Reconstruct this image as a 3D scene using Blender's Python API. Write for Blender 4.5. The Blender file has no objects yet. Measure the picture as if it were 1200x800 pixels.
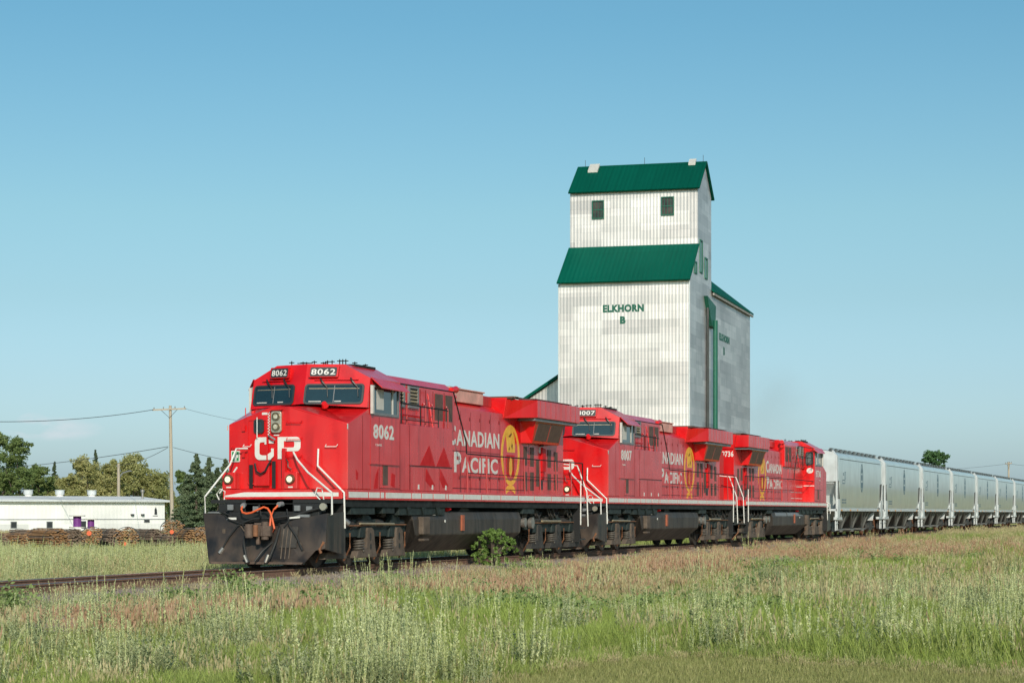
import bpy, bmesh, math, random
import numpy as np
R = math.radians
random.seed(7); rng = np.random.default_rng(11)

# ---------------------------------------------------------------- camera, sky, sun, exposure
HC = 1.27                       # camera height above the rail head
PHI = math.atan(836/2500.)      # camera heading, left of the track direction (+Y)
CP, SP = math.cos(PHI), math.sin(PHI)
XC, Y0 = -21.05, 46.08          # track centre line, nose of the leading locomotive
sc = bpy.context.scene
C = sc.collection
cam_d = bpy.data.cameras.new('camera'); cam = bpy.data.objects.new('camera', cam_d); C.objects.link(cam)
cam.location = (0, 0, HC); cam.rotation_euler = (R(90), 0, PHI)
cam_d.sensor_width = 36; cam_d.lens = 75; cam_d.shift_y = 201/1200.
cam_d.clip_start = .1; cam_d.clip_end = 20000
sc.camera = cam

SUN_AZ, SUN_EL = R(28), R(27)   # azimuth from -Y towards +X
sdir = (math.sin(SUN_AZ)*math.cos(SUN_EL), -math.cos(SUN_AZ)*math.cos(SUN_EL), math.sin(SUN_EL))
w = bpy.data.worlds.new('World'); sc.world = w; w.use_nodes = True
nt = w.node_tree; nt.nodes.clear()
wo = nt.nodes.new('ShaderNodeOutputWorld'); bg = nt.nodes.new('ShaderNodeBackground')
sky = nt.nodes.new('ShaderNodeTexSky'); sky.sky_type = 'NISHITA'; sky.sun_disc = False
sky.sun_elevation = SUN_EL; sky.sun_rotation = math.atan2(sdir[0], sdir[1])
sky.air_density = 1.0; sky.dust_density = 1.4; sky.ozone_density = 1.0
tint = nt.nodes.new('ShaderNodeMix'); tint.data_type = 'RGBA'; tint.blend_type = 'MULTIPLY'
tint.inputs[0].default_value = 1
nt.links.new(sky.outputs[0], tint.inputs[6])
tcs = nt.nodes.new('ShaderNodeTexCoord'); sps = nt.nodes.new('ShaderNodeSeparateXYZ'); nt.links.new(tcs.outputs['Generated'], sps.inputs[0])
rs = nt.nodes.new('ShaderNodeValToRGB'); nt.links.new(sps.outputs[2], rs.inputs[0])       # clear-air tint: the photograph's sky is a purer blue-green near the horizon
for i_, (p_, c_) in enumerate(((0, (.98, 1.30, 1.90)), (.03, (.87, 1.15, 1.57)), (.06, (.79, 1.03, 1.31)), (.10, (.735, .965, 1.07)), (.139, (.725, 1.0, 1.02)), (.226, (.56, .95, 1.0)), (.6, (.56, .92, 1.0)))):
    e_ = rs.color_ramp.elements[i_] if i_ < 2 else rs.color_ramp.elements.new(p_)
    e_.position = p_; e_.color = (*c_, 1)
nt.links.new(rs.outputs[0], tint.inputs[7])
# one low, thin cloud over the far trees (part of the sky itself)
tc = nt.nodes.new('ShaderNodeTexCoord')
def wmath(op, a, b=None, clamp=False):
    n = nt.nodes.new('ShaderNodeMath'); n.operation = op; n.use_clamp = clamp
    for i, v in enumerate((a, b)):
        if v is None: continue
        if isinstance(v, (int, float)): n.inputs[i].default_value = v
        else: nt.links.new(v, n.inputs[i])
    return n.outputs[0]
sep = nt.nodes.new('ShaderNodeSeparateXYZ'); nt.links.new(tc.outputs['Generated'], sep.inputs[0])
az = wmath('ARCTAN2', wmath('MULTIPLY', sep.outputs[0], -1), sep.outputs[1])    # left of +Y
el = sep.outputs[2]
noi = nt.nodes.new('ShaderNodeTexNoise'); noi.inputs['Scale'].default_value = 55; noi.inputs['Detail'].default_value = 5
mp = nt.nodes.new('ShaderNodeMapping'); mp.inputs['Scale'].default_value = (1, 1, 3)
nt.links.new(tc.outputs['Generated'], mp.inputs[0]); nt.links.new(mp.outputs[0], noi.inputs[0])
def blob(a0, e0, sa, se):
    da = wmath('DIVIDE', wmath('SUBTRACT', az, a0), sa); de = wmath('DIVIDE', wmath('SUBTRACT', el, e0), se)
    r2 = wmath('ADD', wmath('MULTIPLY', da, da), wmath('MULTIPLY', de, de))
    return wmath('SUBTRACT', 1, r2, True)
b1 = blob(PHI+math.atan((600-62)/2500.), .0385, .024, .0060)
b2 = blob(PHI+math.atan((600-38)/2500.), .0400, .009, .0062)
cl = wmath('MULTIPLY', wmath('ADD', wmath('MULTIPLY', b1, .6), b2), wmath('MULTIPLY', wmath('SUBTRACT', noi.outputs[0], .36, True), 6.0), True)
cl = wmath('MULTIPLY', cl, .8, True)
cm = nt.nodes.new('ShaderNodeMix'); cm.data_type = 'RGBA'
nt.links.new(cl, cm.inputs[0]); nt.links.new(tint.outputs[2], cm.inputs[6]); cm.inputs[7].default_value = (6.4, 7.0, 7.5, 1)
nt.links.new(cm.outputs[2], bg.inputs[0]); bg.inputs[1].default_value = .105
nt.links.new(bg.outputs[0], wo.inputs[0])
sd = bpy.data.lights.new('sun', 'SUN'); so = bpy.data.objects.new('sun', sd); C.objects.link(so)
sd.energy = 3.6; sd.angle = R(.6); sd.color = (1, .90, .76)
import mathutils
from mathutils import Vector
so.rotation_euler = Vector(sdir).to_track_quat('Z', 'Y').to_euler()
vs_ = sc.view_settings
sc.display_settings.display_device = 'sRGB'
vs_.view_transform = 'Standard'; vs_.look = 'None'; vs_.exposure = 0.0; vs_.gamma = 1; vs_.use_curve_mapping = False
sc.cycles.max_bounces = 5; sc.cycles.transparent_max_bounces = 6

# ---------------------------------------------------------------- helpers
def atd(px, py, d):             # point seen at a picture position, d metres in front of the camera
    r = (px-600)/2500*d
    return (r*CP-d*SP, r*SP+d*CP, HC+(601-py)*d/2500)
def tag(o, label=None, cat=None, group=None, kind=None):
    if label: o['label'] = label
    if cat: o['category'] = cat
    if group: o['group'] = group
    if kind: o['kind'] = kind
    return o
def empty(name, loc=(0, 0, 0), rz=0):
    o = bpy.data.objects.new(name, None); C.objects.link(o); o.location = loc; o.rotation_euler = (0, 0, rz)
    o.empty_display_size = .3
    return o
def copy_tree(o, parent=None):
    c = o.copy(); C.objects.link(c)
    if parent is not None: c.parent = parent
    for ch in list(o.children): copy_tree(ch, c)
    return c
XF = [None]
def unit(v):
    l = math.sqrt(sum(a*a for a in v)) or 1
    return [a/l for a in v]
def cross(a, b): return [a[1]*b[2]-a[2]*b[1], a[2]*b[0]-a[0]*b[2], a[0]*b[1]-a[1]*b[0]]
SPLIT = {'reflective_stripe', 'panel_seam', 'slot', 'gauge', 'pedestal', 'coil_spring', 'brake_cylinder', 'door_vent', 'air_inlet', 'white_mark', 'deep_red_patch', 'matte_red_patch', 'stair_rail',
         'hose_fitting', 'hose_socket', 'pedestal_hole', 'air_reservoir', 'horn', 'white_label', 'label_strip', 'grab_iron', 'white_grab_iron', 'door_hinge', 'wiper', 'underfloor_cabinet', 'tank_bracket',
         'outlet_gate', 'discharge_bay', 'amber_reflector', 'spring_nest', 'end_sheet', 'corner_post', 'corner_platform', 'body_end', 'corner_trim', 'handrail_post', 'wall_mark', 'white_tape', 'end_brace', 'lightning_rod', 'valve_box', 'jumper_cable', 'pipe', 'cable', 'post', 'insulator'}
class MB:
    def __init__(s): s.v = []; s.f = []; s.pc = []
    def add(s, vs, fs):
        n = len(s.v); s.pc.append((list(vs), list(fs))); s.v += [tuple(p) for p in vs]; s.f += [tuple(i+n for i in f) for f in fs]; return s
    def box(s, x0, x1, y0, y1, z0, z1):
        return s.add([(x, y, z) for x in (x0, x1) for y in (y0, y1) for z in (z0, z1)],
                     [(0, 1, 3, 2), (4, 6, 7, 5), (0, 4, 5, 1), (2, 3, 7, 6), (0, 2, 6, 4), (1, 5, 7, 3)])
    def loft(s, A, B, caps=True):
        n = len(A); f = [(i, (i+1) % n, n+(i+1) % n, n+i) for i in range(n)]
        if caps: f += [tuple(range(n))[::-1], tuple(range(n, 2*n))]
        return s.add(list(A)+list(B), f)
    def prism(s, poly, axis, a, b):          # poly in the two other axes, in xyz order
        def mk(t):
            if axis == 0: return [(t, p, q) for p, q in poly]
            if axis == 1: return [(p, t, q) for p, q in poly]
            return [(p, q, t) for p, q in poly]
        return s.loft(mk(a), mk(b))
    def ring(s, outer, inner, mapf, th):     # frame between two loops of the same count
        n = len(outer)
        vs = [mapf(p, q, th) for p, q in outer]+[mapf(p, q, th) for p, q in inner]+[mapf(p, q, 0) for p, q in outer]+[mapf(p, q, 0) for p, q in inner]
        f = []
        for i in range(n):
            j = (i+1) % n
            f += [(i, j, n+j, n+i), (i, 2*n+i, 2*n+j, j), (n+i, n+j, 3*n+j, 3*n+i)]
        return s.add(vs, f)
    def plate(s, poly, mapf, t0, t1):
        return s.loft([mapf(p, q, t0) for p, q in poly], [mapf(p, q, t1) for p, q in poly])
    def cyl(s, p0, p1, r, n=12, r2=None):
        r2 = r if r2 is None else r2
        d = unit([b-a for a, b in zip(p0, p1)]); u = unit(cross(d, (0, 0, 1) if abs(d[2]) < .9 else (1, 0, 0))); w_ = cross(d, u)
        A = [[p0[k]+r*(math.cos(t)*u[k]+math.sin(t)*w_[k]) for k in range(3)] for t in [2*math.pi*i/n for i in range(n)]]
        B = [[p1[k]+r2*(math.cos(t)*u[k]+math.sin(t)*w_[k]) for k in range(3)] for t in [2*math.pi*i/n for i in range(n)]]
        return s.loft(A, B)
    def tube(s, pts, r, n=6):
        pts = [list(p) for p in pts]; rings = []
        for i, p in enumerate(pts):
            a = pts[max(0, i-1)]; b = pts[min(len(pts)-1, i+1)]
            d = unit([y-x for x, y in zip(a, b)]); u = unit(cross(d, (0, 0, 1) if abs(d[2]) < .95 else (1, 0, 0))); w_ = cross(d, u)
            rings.append([[p[k]+r*(math.cos(t)*u[k]+math.sin(t)*w_[k]) for k in range(3)] for t in [2*math.pi*j/n for j in range(n)]])
        vs = [q for g in rings for q in g]; f = []
        for i in range(len(pts)-1):
            for j in range(n):
                k = (j+1) % n; f.append((i*n+j, i*n+k, (i+1)*n+k, (i+1)*n+j))
        f += [tuple(range(n))[::-1], tuple(range((len(pts)-1)*n, len(pts)*n))]
        return s.add(vs, f)
    def build(s, name, mat, parent=None, bevel=0, smooth=False, xf=True):
        if name in SPLIT and len(s.pc) > 1:                          # separate pieces become parts of their own
            out = [MB().add(*q) for q in s.pc]
            return [q.build(name, mat, parent, bevel, smooth, xf) for q in out][0]
        vs = s.v
        if xf and XF[0]: vs = [XF[0](*p) for p in vs]
        me = bpy.data.meshes.new(name); me.from_pydata([tuple(p) for p in vs], [], s.f)
        bm = bmesh.new(); bm.from_mesh(me); bmesh.ops.recalc_face_normals(bm, faces=bm.faces); bm.to_mesh(me); bm.free()
        if mat is not None: me.materials.append(mat)
        if smooth:
            for p in me.polygons: p.use_smooth = True
            try: me.set_sharp_from_angle(angle=R(40))
            except Exception: pass
        o = bpy.data.objects.new(name, me); C.objects.link(o)
        if parent is not None: o.parent = parent
        if bevel:
            m = o.modifiers.new('bevel', 'BEVEL'); m.width = bevel; m.segments = 2; m.limit_method = 'ANGLE'; m.angle_limit = R(30)
        return o
def rrect(x0, x1, z0, z1, r, n=4, skew=0):
    out = []
    for cx, cz, a in ((x1-r, z1-r, 0), (x0+r, z1-r, 90), (x0+r, z0+r, 180), (x1-r, z0+r, 270)):
        for i in range(n+1):
            t = R(a+90*i/n); out.append((cx+r*math.cos(t), cz+r*math.sin(t)))
    return out
def text(s, mat, parent, mapf, a0, a1, z0, z1, name='lettering', bold=.02, th=.004):
    """writing: the font outline mapped onto a surface, its caps filling z0..z1 and its width a0..a1"""
    cu = bpy.data.curves.new(name, 'FONT'); cu.body = s; cu.size = 1; cu.offset = bold; cu.extrude = .5; cu.resolution_u = 3; cu.space_character = 1.10 if len(s) > 1 else 1
    ob = bpy.data.objects.new(name, cu); C.objects.link(ob)
    dg = bpy.context.evaluated_depsgraph_get(); me = bpy.data.meshes.new_from_object(ob.evaluated_get(dg))
    bpy.data.objects.remove(ob); bpy.data.curves.remove(cu)
    xs = [v.co.x for v in me.vertices]; ys = [v.co.y for v in me.vertices]
    x0, x1, y0, y1 = min(xs), max(xs), min(ys), max(ys)
    for v in me.vertices:
        v.co = mapf(a0+(v.co.x-x0)/(x1-x0)*(a1-a0), z0+(v.co.y-y0)/(y1-y0)*(z1-z0), th*(v.co.z+.5)+.002)
    me.materials.clear(); me.materials.append(mat); me.name = name
    o = bpy.data.objects.new(name, me); C.objects.link(o); o.parent = parent
    return o

# ---------------------------------------------------------------- materials
M = {}
def mat(name, col, rough=.6, col2=None, scale=3., contrast=.5, metal=0, bump=0, bscale=20., coat=0, spec=.5, stretch=(1, 1, 1), rvar=.1, detail=6):
    m = bpy.data.materials.new(name); m.use_nodes = True; t = m.node_tree; b = t.nodes['Principled BSDF']
    b.inputs['Roughness'].default_value = rough; b.inputs['Metallic'].default_value = metal
    b.inputs['Coat Weight'].default_value = coat; b.inputs['Coat Roughness'].default_value = .12
    b.inputs['Specular IOR Level'].default_value = spec
    co = t.nodes.new('ShaderNodeTexCoord'); mpn = t.nodes.new('ShaderNodeMapping'); mpn.inputs['Scale'].default_value = stretch
    t.links.new(co.outputs['Object'], mpn.inputs[0])
    n = t.nodes.new('ShaderNodeTexNoise'); n.inputs['Scale'].default_value = scale; n.inputs['Detail'].default_value = detail; n.inputs['Roughness'].default_value = .6
    t.links.new(mpn.outputs[0], n.inputs[0])
    r = t.nodes.new('ShaderNodeValToRGB'); c2 = col2 or tuple(c*.75 for c in col)
    r.color_ramp.elements[0].position = .5-contrast*.5; r.color_ramp.elements[1].position = .5+contrast*.5
    r.color_ramp.elements[0].color = (*c2, 1); r.color_ramp.elements[1].color = (*col, 1)
    t.links.new(n.outputs[0], r.inputs[0]); t.links.new(r.outputs[0], b.inputs['Base Color'])
    if rvar:
        mr = t.nodes.new('ShaderNodeMapRange'); mr.inputs[3].default_value = rough+rvar; mr.inputs[4].default_value = max(.03, rough-rvar)
        mr.inputs[1].default_value = .3; mr.inputs[2].default_value = .7
        t.links.new(n.outputs[0], mr.inputs[0]); t.links.new(mr.outputs[0], b.inputs['Roughness'])
    if bump:
        n2 = t.nodes.new('ShaderNodeTexNoise'); n2.inputs['Scale'].default_value = bscale; n2.inputs['Detail'].default_value = 4
        t.links.new(mpn.outputs[0], n2.inputs[0])
        bp = t.nodes.new('ShaderNodeBump'); bp.inputs['Strength'].default_value = bump; bp.inputs['Distance'].default_value = .05
        t.links.new(n2.outputs[0], bp.inputs['Height']); t.links.new(bp.outputs[0], b.inputs['Normal'])
    M[name] = m
    return m
mat('red', (.74, .004, .006), .30, (.60, .006, .010), 1.1, .5, coat=.30, bump=.015, bscale=1.2)
mat('seam', (.16, .008, .010), .6)
mat('orangedull', (.42, .12, .06), .6, (.30, .08, .04), 5, .5)
mat('redmatte', (.62, .003, .006), .55, (.46, .005, .008), 4, .6, spec=.3)
mat('reddirty', (.50, .022, .026), .45, (.30, .03, .03), 2.2, .45, coat=.15, stretch=(1, 3, .5), bump=.03, bscale=3)
mat('pinkfaded', (.88, .42, .35), .6, (.45, .26, .22), 1.6, .35)
mat('white', (.78, .77, .74), .45, (.62, .60, .56), 5, .5)
mat('whitedirty', (.66, .65, .61), .5, (.36, .33, .29), 3, .5, stretch=(1, 1, .4))
mat('black', (.022, .022, .024), .45, (.012, .012, .012), 5, .5)
mat('plow', (.017, .016, .017), .40, (.034, .027, .023), 2.5, .35, bump=.06, bscale=5, spec=.4)
mat('chassis', (.024, .026, .026), .6, (.010, .011, .011), 3, .5, spec=.25)
mat('truckgrey', (.060, .052, .045), .7, (.020, .018, .017), 4, .45, bump=.1, bscale=15)
mat('truckbrown', (.15, .112, .085), .8, (.065, .048, .037), 4, .5, bump=.1, bscale=15)
mat('truckgreen', (.030, .045, .043), .6, (.014, .018, .018), 5, .5, spec=.3)
mat('tank', (.060, .050, .044), .6, (.032, .027, .024), 1.5, .45, bump=.04, bscale=6, stretch=(1, 1, .5))
mat('steel', (.45, .43, .40), .4, (.25, .22, .20), 8, .5, metal=.7)
mat('springsteel', (.16, .14, .12), .5, (.08, .07, .06), 8, .5, metal=.3)
mat('couplersteel', (.15, .10, .075), .7, (.06, .042, .034), 5, .5, bump=.2, bscale=25)
mat('rust', (.30, .13, .06), .85, (.13, .06, .035), 6, .5, bump=.1, bscale=30)
mat('railside', (.24, .13, .085), .8, (.12, .07, .05), 8, .5, bump=.1, bscale=30)
mat('railtop', (.36, .34, .33), .28, (.22, .20, .19), 9, .5, metal=.8)
mat('tie', (.17, .11, .075), .9, (.09, .06, .045), 7, .5, bump=.25, bscale=25, stretch=(.3, 1, 1))
mat('orange', (.80, .14, .04), .5, (.65, .10, .03), 5, .5)
mat('rubber', (.02, .02, .02), .6)
mat('gasket', (.035, .04, .045), .5)
mat('glass', (.012, .035, .045), .06, (.008, .022, .03), 1.2, .5, coat=.6, rvar=.02, spec=.6)
mat('glasspale', (.16, .20, .20), .12, (.05, .08, .09), 1.6, .4, coat=.5, rvar=.02)
mat('windowdark', (.10, .075, .065), .25, (.02, .022, .022), 1.8, .35, rvar=.05)
mat('curtain', (.62, .60, .56), .8)
mat('grille', (.135, .075, .055), .6, (.09, .055, .045), 5, .5)
mat('greysteel', (.22, .23, .24), .5, (.15, .16, .17), 5, .5)
mat('gold', (.95, .55, .07), .5, (.66, .34, .03), 6, .5)
mat('goldbrown', (.22, .07, .015), .6)
mat('signgreen', (.02, .30, .10), .5)
mat('lampglass', (.95, .88, .72), .10, (.55, .45, .30), 14, .35, metal=.6)
mat('reflector', (.34, .26, .17), .25, (.16, .11, .07), 9, .5, metal=.8)
mat('ditchlamp', (.95, .85, .65), .2); M['ditchlamp'].node_tree.nodes['Principled BSDF'].inputs['Emission Color'].default_value = (1, .72, .40, 1); M['ditchlamp'].node_tree.nodes['Principled BSDF'].inputs['Emission Strength'].default_value = .55
mat('lampring', (.60, .55, .45), .35, metal=.6)
mat('louvre', (.50, .40, .26), .45, (.35, .28, .18), 8, .5, metal=.4)
mat('hopper', (.54, .60, .59), .34, (.46, .52, .51), .8, .5, coat=.45, rvar=.05)
mat('hopperwhite', (.66, .70, .72), .45, (.52, .55, .56), 2, .5)
mat('hopperdark', (.055, .057, .056), .6, (.03, .03, .03), 3, .5)
mat('hoppergrey', (.14, .145, .14), .5, (.14, .14, .135), 2, .5)
mat('logoink', (.10, .17, .22), .5)
mat('amber', (.85, .35, .05), .4)
mat('wood', (.50, .43, .34), .85, (.34, .29, .23), 3, .5, bump=.15, bscale=12, stretch=(1, 1, .1))
mat('wire', (.06, .065, .07), .6)
mat('lath', (.46, .26, .12), .9, (.20, .11, .06), 5, .5, bump=.2, bscale=30)
mat('lathgrey', (.32, .23, .17), .9, (.16, .12, .09), 5, .5, bump=.2, bscale=30)
mat('purple', (.20, .045, .26), .6, (.15, .03, .20), 5, .5)
mat('bark', (.12, .09, .07), .9, (.06, .045, .035), 6, .5, bump=.3, bscale=20)
mat('ductgreen', (.012, .13, .085), .5, (.01, .10, .065), 3, .5)
mat('stone', (.40, .38, .35), .9, (.2, .19, .17), 3, .5, bump=.3)
mat('concrete', (.38, .37, .35), .85, (.28, .27, .25), 2, .5)

def weather(name, dust=(.42, .27, .24), amt=.35, zlo=1.75, zhi=2.6, soot_or_shade=(.06, .01, .012)):
    """road dust near the sill, thin vertical run marks and a little soot, laid over the paint's own colour"""
    m = M[name]; t = m.node_tree; b = t.nodes['Principled BSDF']; src = b.inputs['Base Color'].links[0].from_socket
    co = t.nodes.new('ShaderNodeTexCoord'); sp = t.nodes.new('ShaderNodeSeparateXYZ'); t.links.new(co.outputs['Object'], sp.inputs[0])
    mp_ = t.nodes.new('ShaderNodeMapping'); mp_.inputs['Scale'].default_value = (2.2, 5.0, .35); t.links.new(co.outputs['Object'], mp_.inputs[0])
    n = t.nodes.new('ShaderNodeTexNoise'); n.inputs['Scale'].default_value = 1.0; n.inputs['Detail'].default_value = 5; t.links.new(mp_.outputs[0], n.inputs[0])
    n2 = t.nodes.new('ShaderNodeTexNoise'); n2.inputs['Scale'].default_value = .9; n2.inputs['Detail'].default_value = 3; t.links.new(co.outputs['Object'], n2.inputs[0])
    def mrange(s_, a, b_, c, d):
        q = t.nodes.new('ShaderNodeMapRange'); q.inputs[1].default_value = a; q.inputs[2].default_value = b_; q.inputs[3].default_value = c; q.inputs[4].default_value = d; t.links.new(s_, q.inputs[0]); return q.outputs[0]
    def mul(a, b_):
        q = t.nodes.new('ShaderNodeMath'); q.operation = 'MULTIPLY'; q.use_clamp = True; t.links.new(a, q.inputs[0]); t.links.new(b_, q.inputs[1]); return q.outputs[0]
    low = mrange(sp.outputs[2], zlo, zhi, 1.0, .25); st = mrange(n.outputs[0], .42, .72, 0, amt)
    mx = t.nodes.new('ShaderNodeMix'); mx.data_type = 'RGBA'; t.links.new(mul(low, st), mx.inputs[0]); t.links.new(src, mx.inputs[6]); mx.inputs[7].default_value = (*dust, 1)
    so2 = mul(mrange(n.outputs[0], .52, .38, 0, .55), mrange(n2.outputs[0], .42, .62, 0, 1))
    m2 = t.nodes.new('ShaderNodeMix'); m2.data_type = 'RGBA'; t.links.new(so2, m2.inputs[0]); t.links.new(mx.outputs[2], m2.inputs[6]); m2.inputs[7].default_value = (*soot_or_shade, 1)
    t.links.new(m2.outputs[2], b.inputs['Base Color'])
weather('red', amt=.22, soot_or_shade=(.34, .003, .006)); weather('plow', dust=(.13, .09, .065), amt=.8, zlo=.1, zhi=1.1, soot_or_shade=(.008, .008, .008))  # on the red, deeper upright blotches paint in the handrail shadows
weather('tank', dust=(.16, .13, .10), amt=.5, zlo=.3, zhi=1.4, soot_or_shade=(.015, .014, .013)); weather('hopper', dust=(.36, .35, .31), amt=.6, zlo=1.5, zhi=3.5, soot_or_shade=(.34, .37, .36)); weather('hopperwhite', dust=(.36, .33, .29), amt=.6, zlo=1.0, zhi=3.0, soot_or_shade=(.4, .41, .41))

def nodes_of(name, rough=.6, metal=0, spec=.5):
    m = bpy.data.materials.new(name); m.use_nodes = True; t = m.node_tree; b = t.nodes['Principled BSDF']
    b.inputs['Roughness'].default_value = rough; b.inputs['Metallic'].default_value = metal; b.inputs['Specular IOR Level'].default_value = spec
    M[name] = m
    return m, t, b
def nd(t, kind, **kw):
    n = t.nodes.new(kind)
    for k, v in kw.items():
        if k in n.inputs.keys(): n.inputs[k].default_value = v
        else: setattr(n, k, v)
    return n
def corrugated(name, c1, c2, cs, rough, metal, period, panel, bumpd=.02, axis='h', streak=.5, spec=.5):
    """ribbed sheet metal: ribs along z, sheets of slightly different tone; h = x + y so every upright wall gets ribs"""
    m, t, b = nodes_of(name, rough, metal, spec)
    co = nd(t, 'ShaderNodeTexCoord'); sp = nd(t, 'ShaderNodeSeparateXYZ'); t.links.new(co.outputs['Object'], sp.inputs[0])
    ad = nd(t, 'ShaderNodeMath', operation='ADD')
    if axis == 'h': t.links.new(sp.outputs[0], ad.inputs[0]); t.links.new(sp.outputs[1], ad.inputs[1])
    else: t.links.new(sp.outputs[0 if axis == 'x' else 1], ad.inputs[0]); ad.inputs[1].default_value = 0
    cb = nd(t, 'ShaderNodeCombineXYZ'); t.links.new(ad.outputs[0], cb.inputs[0]); t.links.new(sp.outputs[2], cb.inputs[1])
    br = nd(t, 'ShaderNodeTexBrick', Scale=1.0); br.inputs['Color1'].default_value = (*c1, 1); br.inputs['Color2'].default_value = (*c2, 1)
    br.inputs['Mortar'].default_value = (*cs, 1); br.inputs['Mortar Size'].default_value = .012; br.inputs['Brick Width'].default_value = panel[0]; br.inputs['Row Height'].default_value = panel[1]
    br.inputs['Bias'].default_value = .1
    t.links.new(cb.outputs[0], br.inputs[0])
    mpn = nd(t, 'ShaderNodeMapping'); mpn.inputs['Scale'].default_value = (6, .25, 1); t.links.new(cb.outputs[0], mpn.inputs[0])
    no = nd(t, 'ShaderNodeTexNoise', Scale=1.0, Detail=5.0); t.links.new(mpn.outputs[0], no.inputs[0])
    no2 = nd(t, 'ShaderNodeTexNoise', Scale=.22, Detail=3.0); t.links.new(cb.outputs[0], no2.inputs[0])
    rmp = nd(t, 'ShaderNodeMapRange'); rmp.inputs[1].default_value = .25; rmp.inputs[2].default_value = .75; rmp.inputs[3].default_value = 1-streak*.5; rmp.inputs[4].default_value = 1+streak*.12
    t.links.new(no.outputs[0], rmp.inputs[0])
    rm2 = nd(t, 'ShaderNodeMapRange'); rm2.inputs[1].default_value = .3; rm2.inputs[2].default_value = .7; rm2.inputs[3].default_value = .84; rm2.inputs[4].default_value = 1.08
    t.links.new(no2.outputs[0], rm2.inputs[0])
    mu = nd(t, 'ShaderNodeMath', operation='MULTIPLY'); t.links.new(rmp.outputs[0], mu.inputs[0]); t.links.new(rm2.outputs[0], mu.inputs[1])
    b2 = nd(t, 'ShaderNodeTexBrick', Scale=1.0); b2.inputs['Color1'].default_value = (1.12, 1.12, 1.11, 1); b2.inputs['Color2'].default_value = (.78, .785, .79, 1); b2.inputs['Mortar'].default_value = (.97, .97, .97, 1)
    b2.inputs['Mortar Size'].default_value = .0; b2.inputs['Brick Width'].default_value = panel[0]*2.9; b2.inputs['Row Height'].default_value = panel[1]*1.8; b2.inputs['Bias'].default_value = -.1
    t.links.new(cb.outputs[0], b2.inputs[0])
    bm_ = nd(t, 'ShaderNodeVectorMath', operation='MULTIPLY'); t.links.new(br.outputs[0], bm_.inputs[0]); t.links.new(b2.outputs[0], bm_.inputs[1])
    vm = nd(t, 'ShaderNodeVectorMath', operation='SCALE'); t.links.new(bm_.outputs[0], vm.inputs[0]); t.links.new(mu.outputs[0], vm.inputs['Scale'])
    t.links.new(vm.outputs[0], b.inputs['Base Color'])
    wv = nd(t, 'ShaderNodeMath', operation='SINE'); ml = nd(t, 'ShaderNodeMath', operation='MULTIPLY'); ml.inputs[1].default_value = 2*math.pi/period
    t.links.new(ad.outputs[0], ml.inputs[0]); t.links.new(ml.outputs[0], wv.inputs[0])
    bp = nd(t, 'ShaderNodeBump', Strength=1.0, Distance=bumpd); t.links.new(wv.outputs[0], bp.inputs['Height']); t.links.new(bp.outputs[0], b.inputs['Normal'])
    return m
corrugated('elevwall', (.97, .885, .865), (.80, .745, .73), (.74, .69, .67), .50, .88, .22, (1.3, .50), .0024, streak=.24)
corrugated('roofgreen', (.001, .092, .062), (.001, .082, .055), (.001, .070, .047), .6, 0, .30, (3, 6), .006, axis='x', streak=.2, spec=.06)
corrugated('roofgreeny', (.001, .092, .062), (.001, .082, .055), (.001, .070, .047), .6, 0, .30, (3, 6), .006, axis='y', streak=.2, spec=.06)
corrugated('shedwall', (.84, .84, .84), (.82, .82, .82), (.76, .76, .76), .5, 0, .5, (3, 9), .005, streak=.1)
corrugated('shedroof', (.80, .79, .77), (.76, .75, .73), (.70, .69, .67), .6, 0, .5, (3, 9), .004, streak=.2)
def foliage(name, c1, c2, c3, scale, trans=.25, rough=.65):
    m, t, b = nodes_of(name, rough, 0, .25)
    co = nd(t, 'ShaderNodeTexCoord'); n = nd(t, 'ShaderNodeTexNoise', Scale=scale, Detail=3.0); t.links.new(co.outputs['Object'], n.inputs[0])
    oi = nd(t, 'ShaderNodeObjectInfo'); g = nd(t, 'ShaderNodeNewGeometry')
    ad = nd(t, 'ShaderNodeMath', operation='MULTIPLY_ADD'); t.links.new(oi.outputs['Random'], ad.inputs[0]); ad.inputs[1].default_value = .35; t.links.new(n.outputs[0], ad.inputs[2])
    a2 = nd(t, 'ShaderNodeMath', operation='MULTIPLY_ADD'); t.links.new(g.outputs['Random Per Island'], a2.inputs[0]); a2.inputs[1].default_value = .30; t.links.new(ad.outputs[0], a2.inputs[2])
    mr = nd(t, 'ShaderNodeMapRange'); mr.inputs[1].default_value = .45; mr.inputs[2].default_value = 1.2; t.links.new(a2.outputs[0], mr.inputs[0])
    r = nd(t, 'ShaderNodeValToRGB'); e = r.color_ramp.elements; e[0].color = (*c1, 1); e[1].color = (*c3, 1); x = e.new(.5); x.color = (*c2, 1)
    t.links.new(mr.outputs[0], r.inputs[0]); t.links.new(r.outputs[0], b.inputs['Base Color'])
    if trans:
        tr = nd(t, 'ShaderNodeBsdfTranslucent'); mx = nd(t, 'ShaderNodeMixShader'); mx.inputs[0].default_value = trans
        t.links.new(r.outputs[0], tr.inputs[0]); t.links.new(b.outputs[0], mx.inputs[1]); t.links.new(tr.outputs[0], mx.inputs[2])
        t.links.new(mx.outputs[0], t.nodes['Material Output'].inputs[0])
    return m
foliage('leafdark', (.12, .18, .06), (.22, .29, .10), (.34, .40, .16), .5, trans=.4)
foliage('leafolive', (.25, .27, .10), (.40, .40, .16), (.56, .53, .26), .5, trans=.4)
foliage('leafbright', (.13, .21, .05), (.22, .34, .09), (.34, .47, .16), 2, trans=.4)
foliage('leafright', (.05, .11, .04), (.09, .18, .07), (.14, .25, .10), 1)
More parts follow.
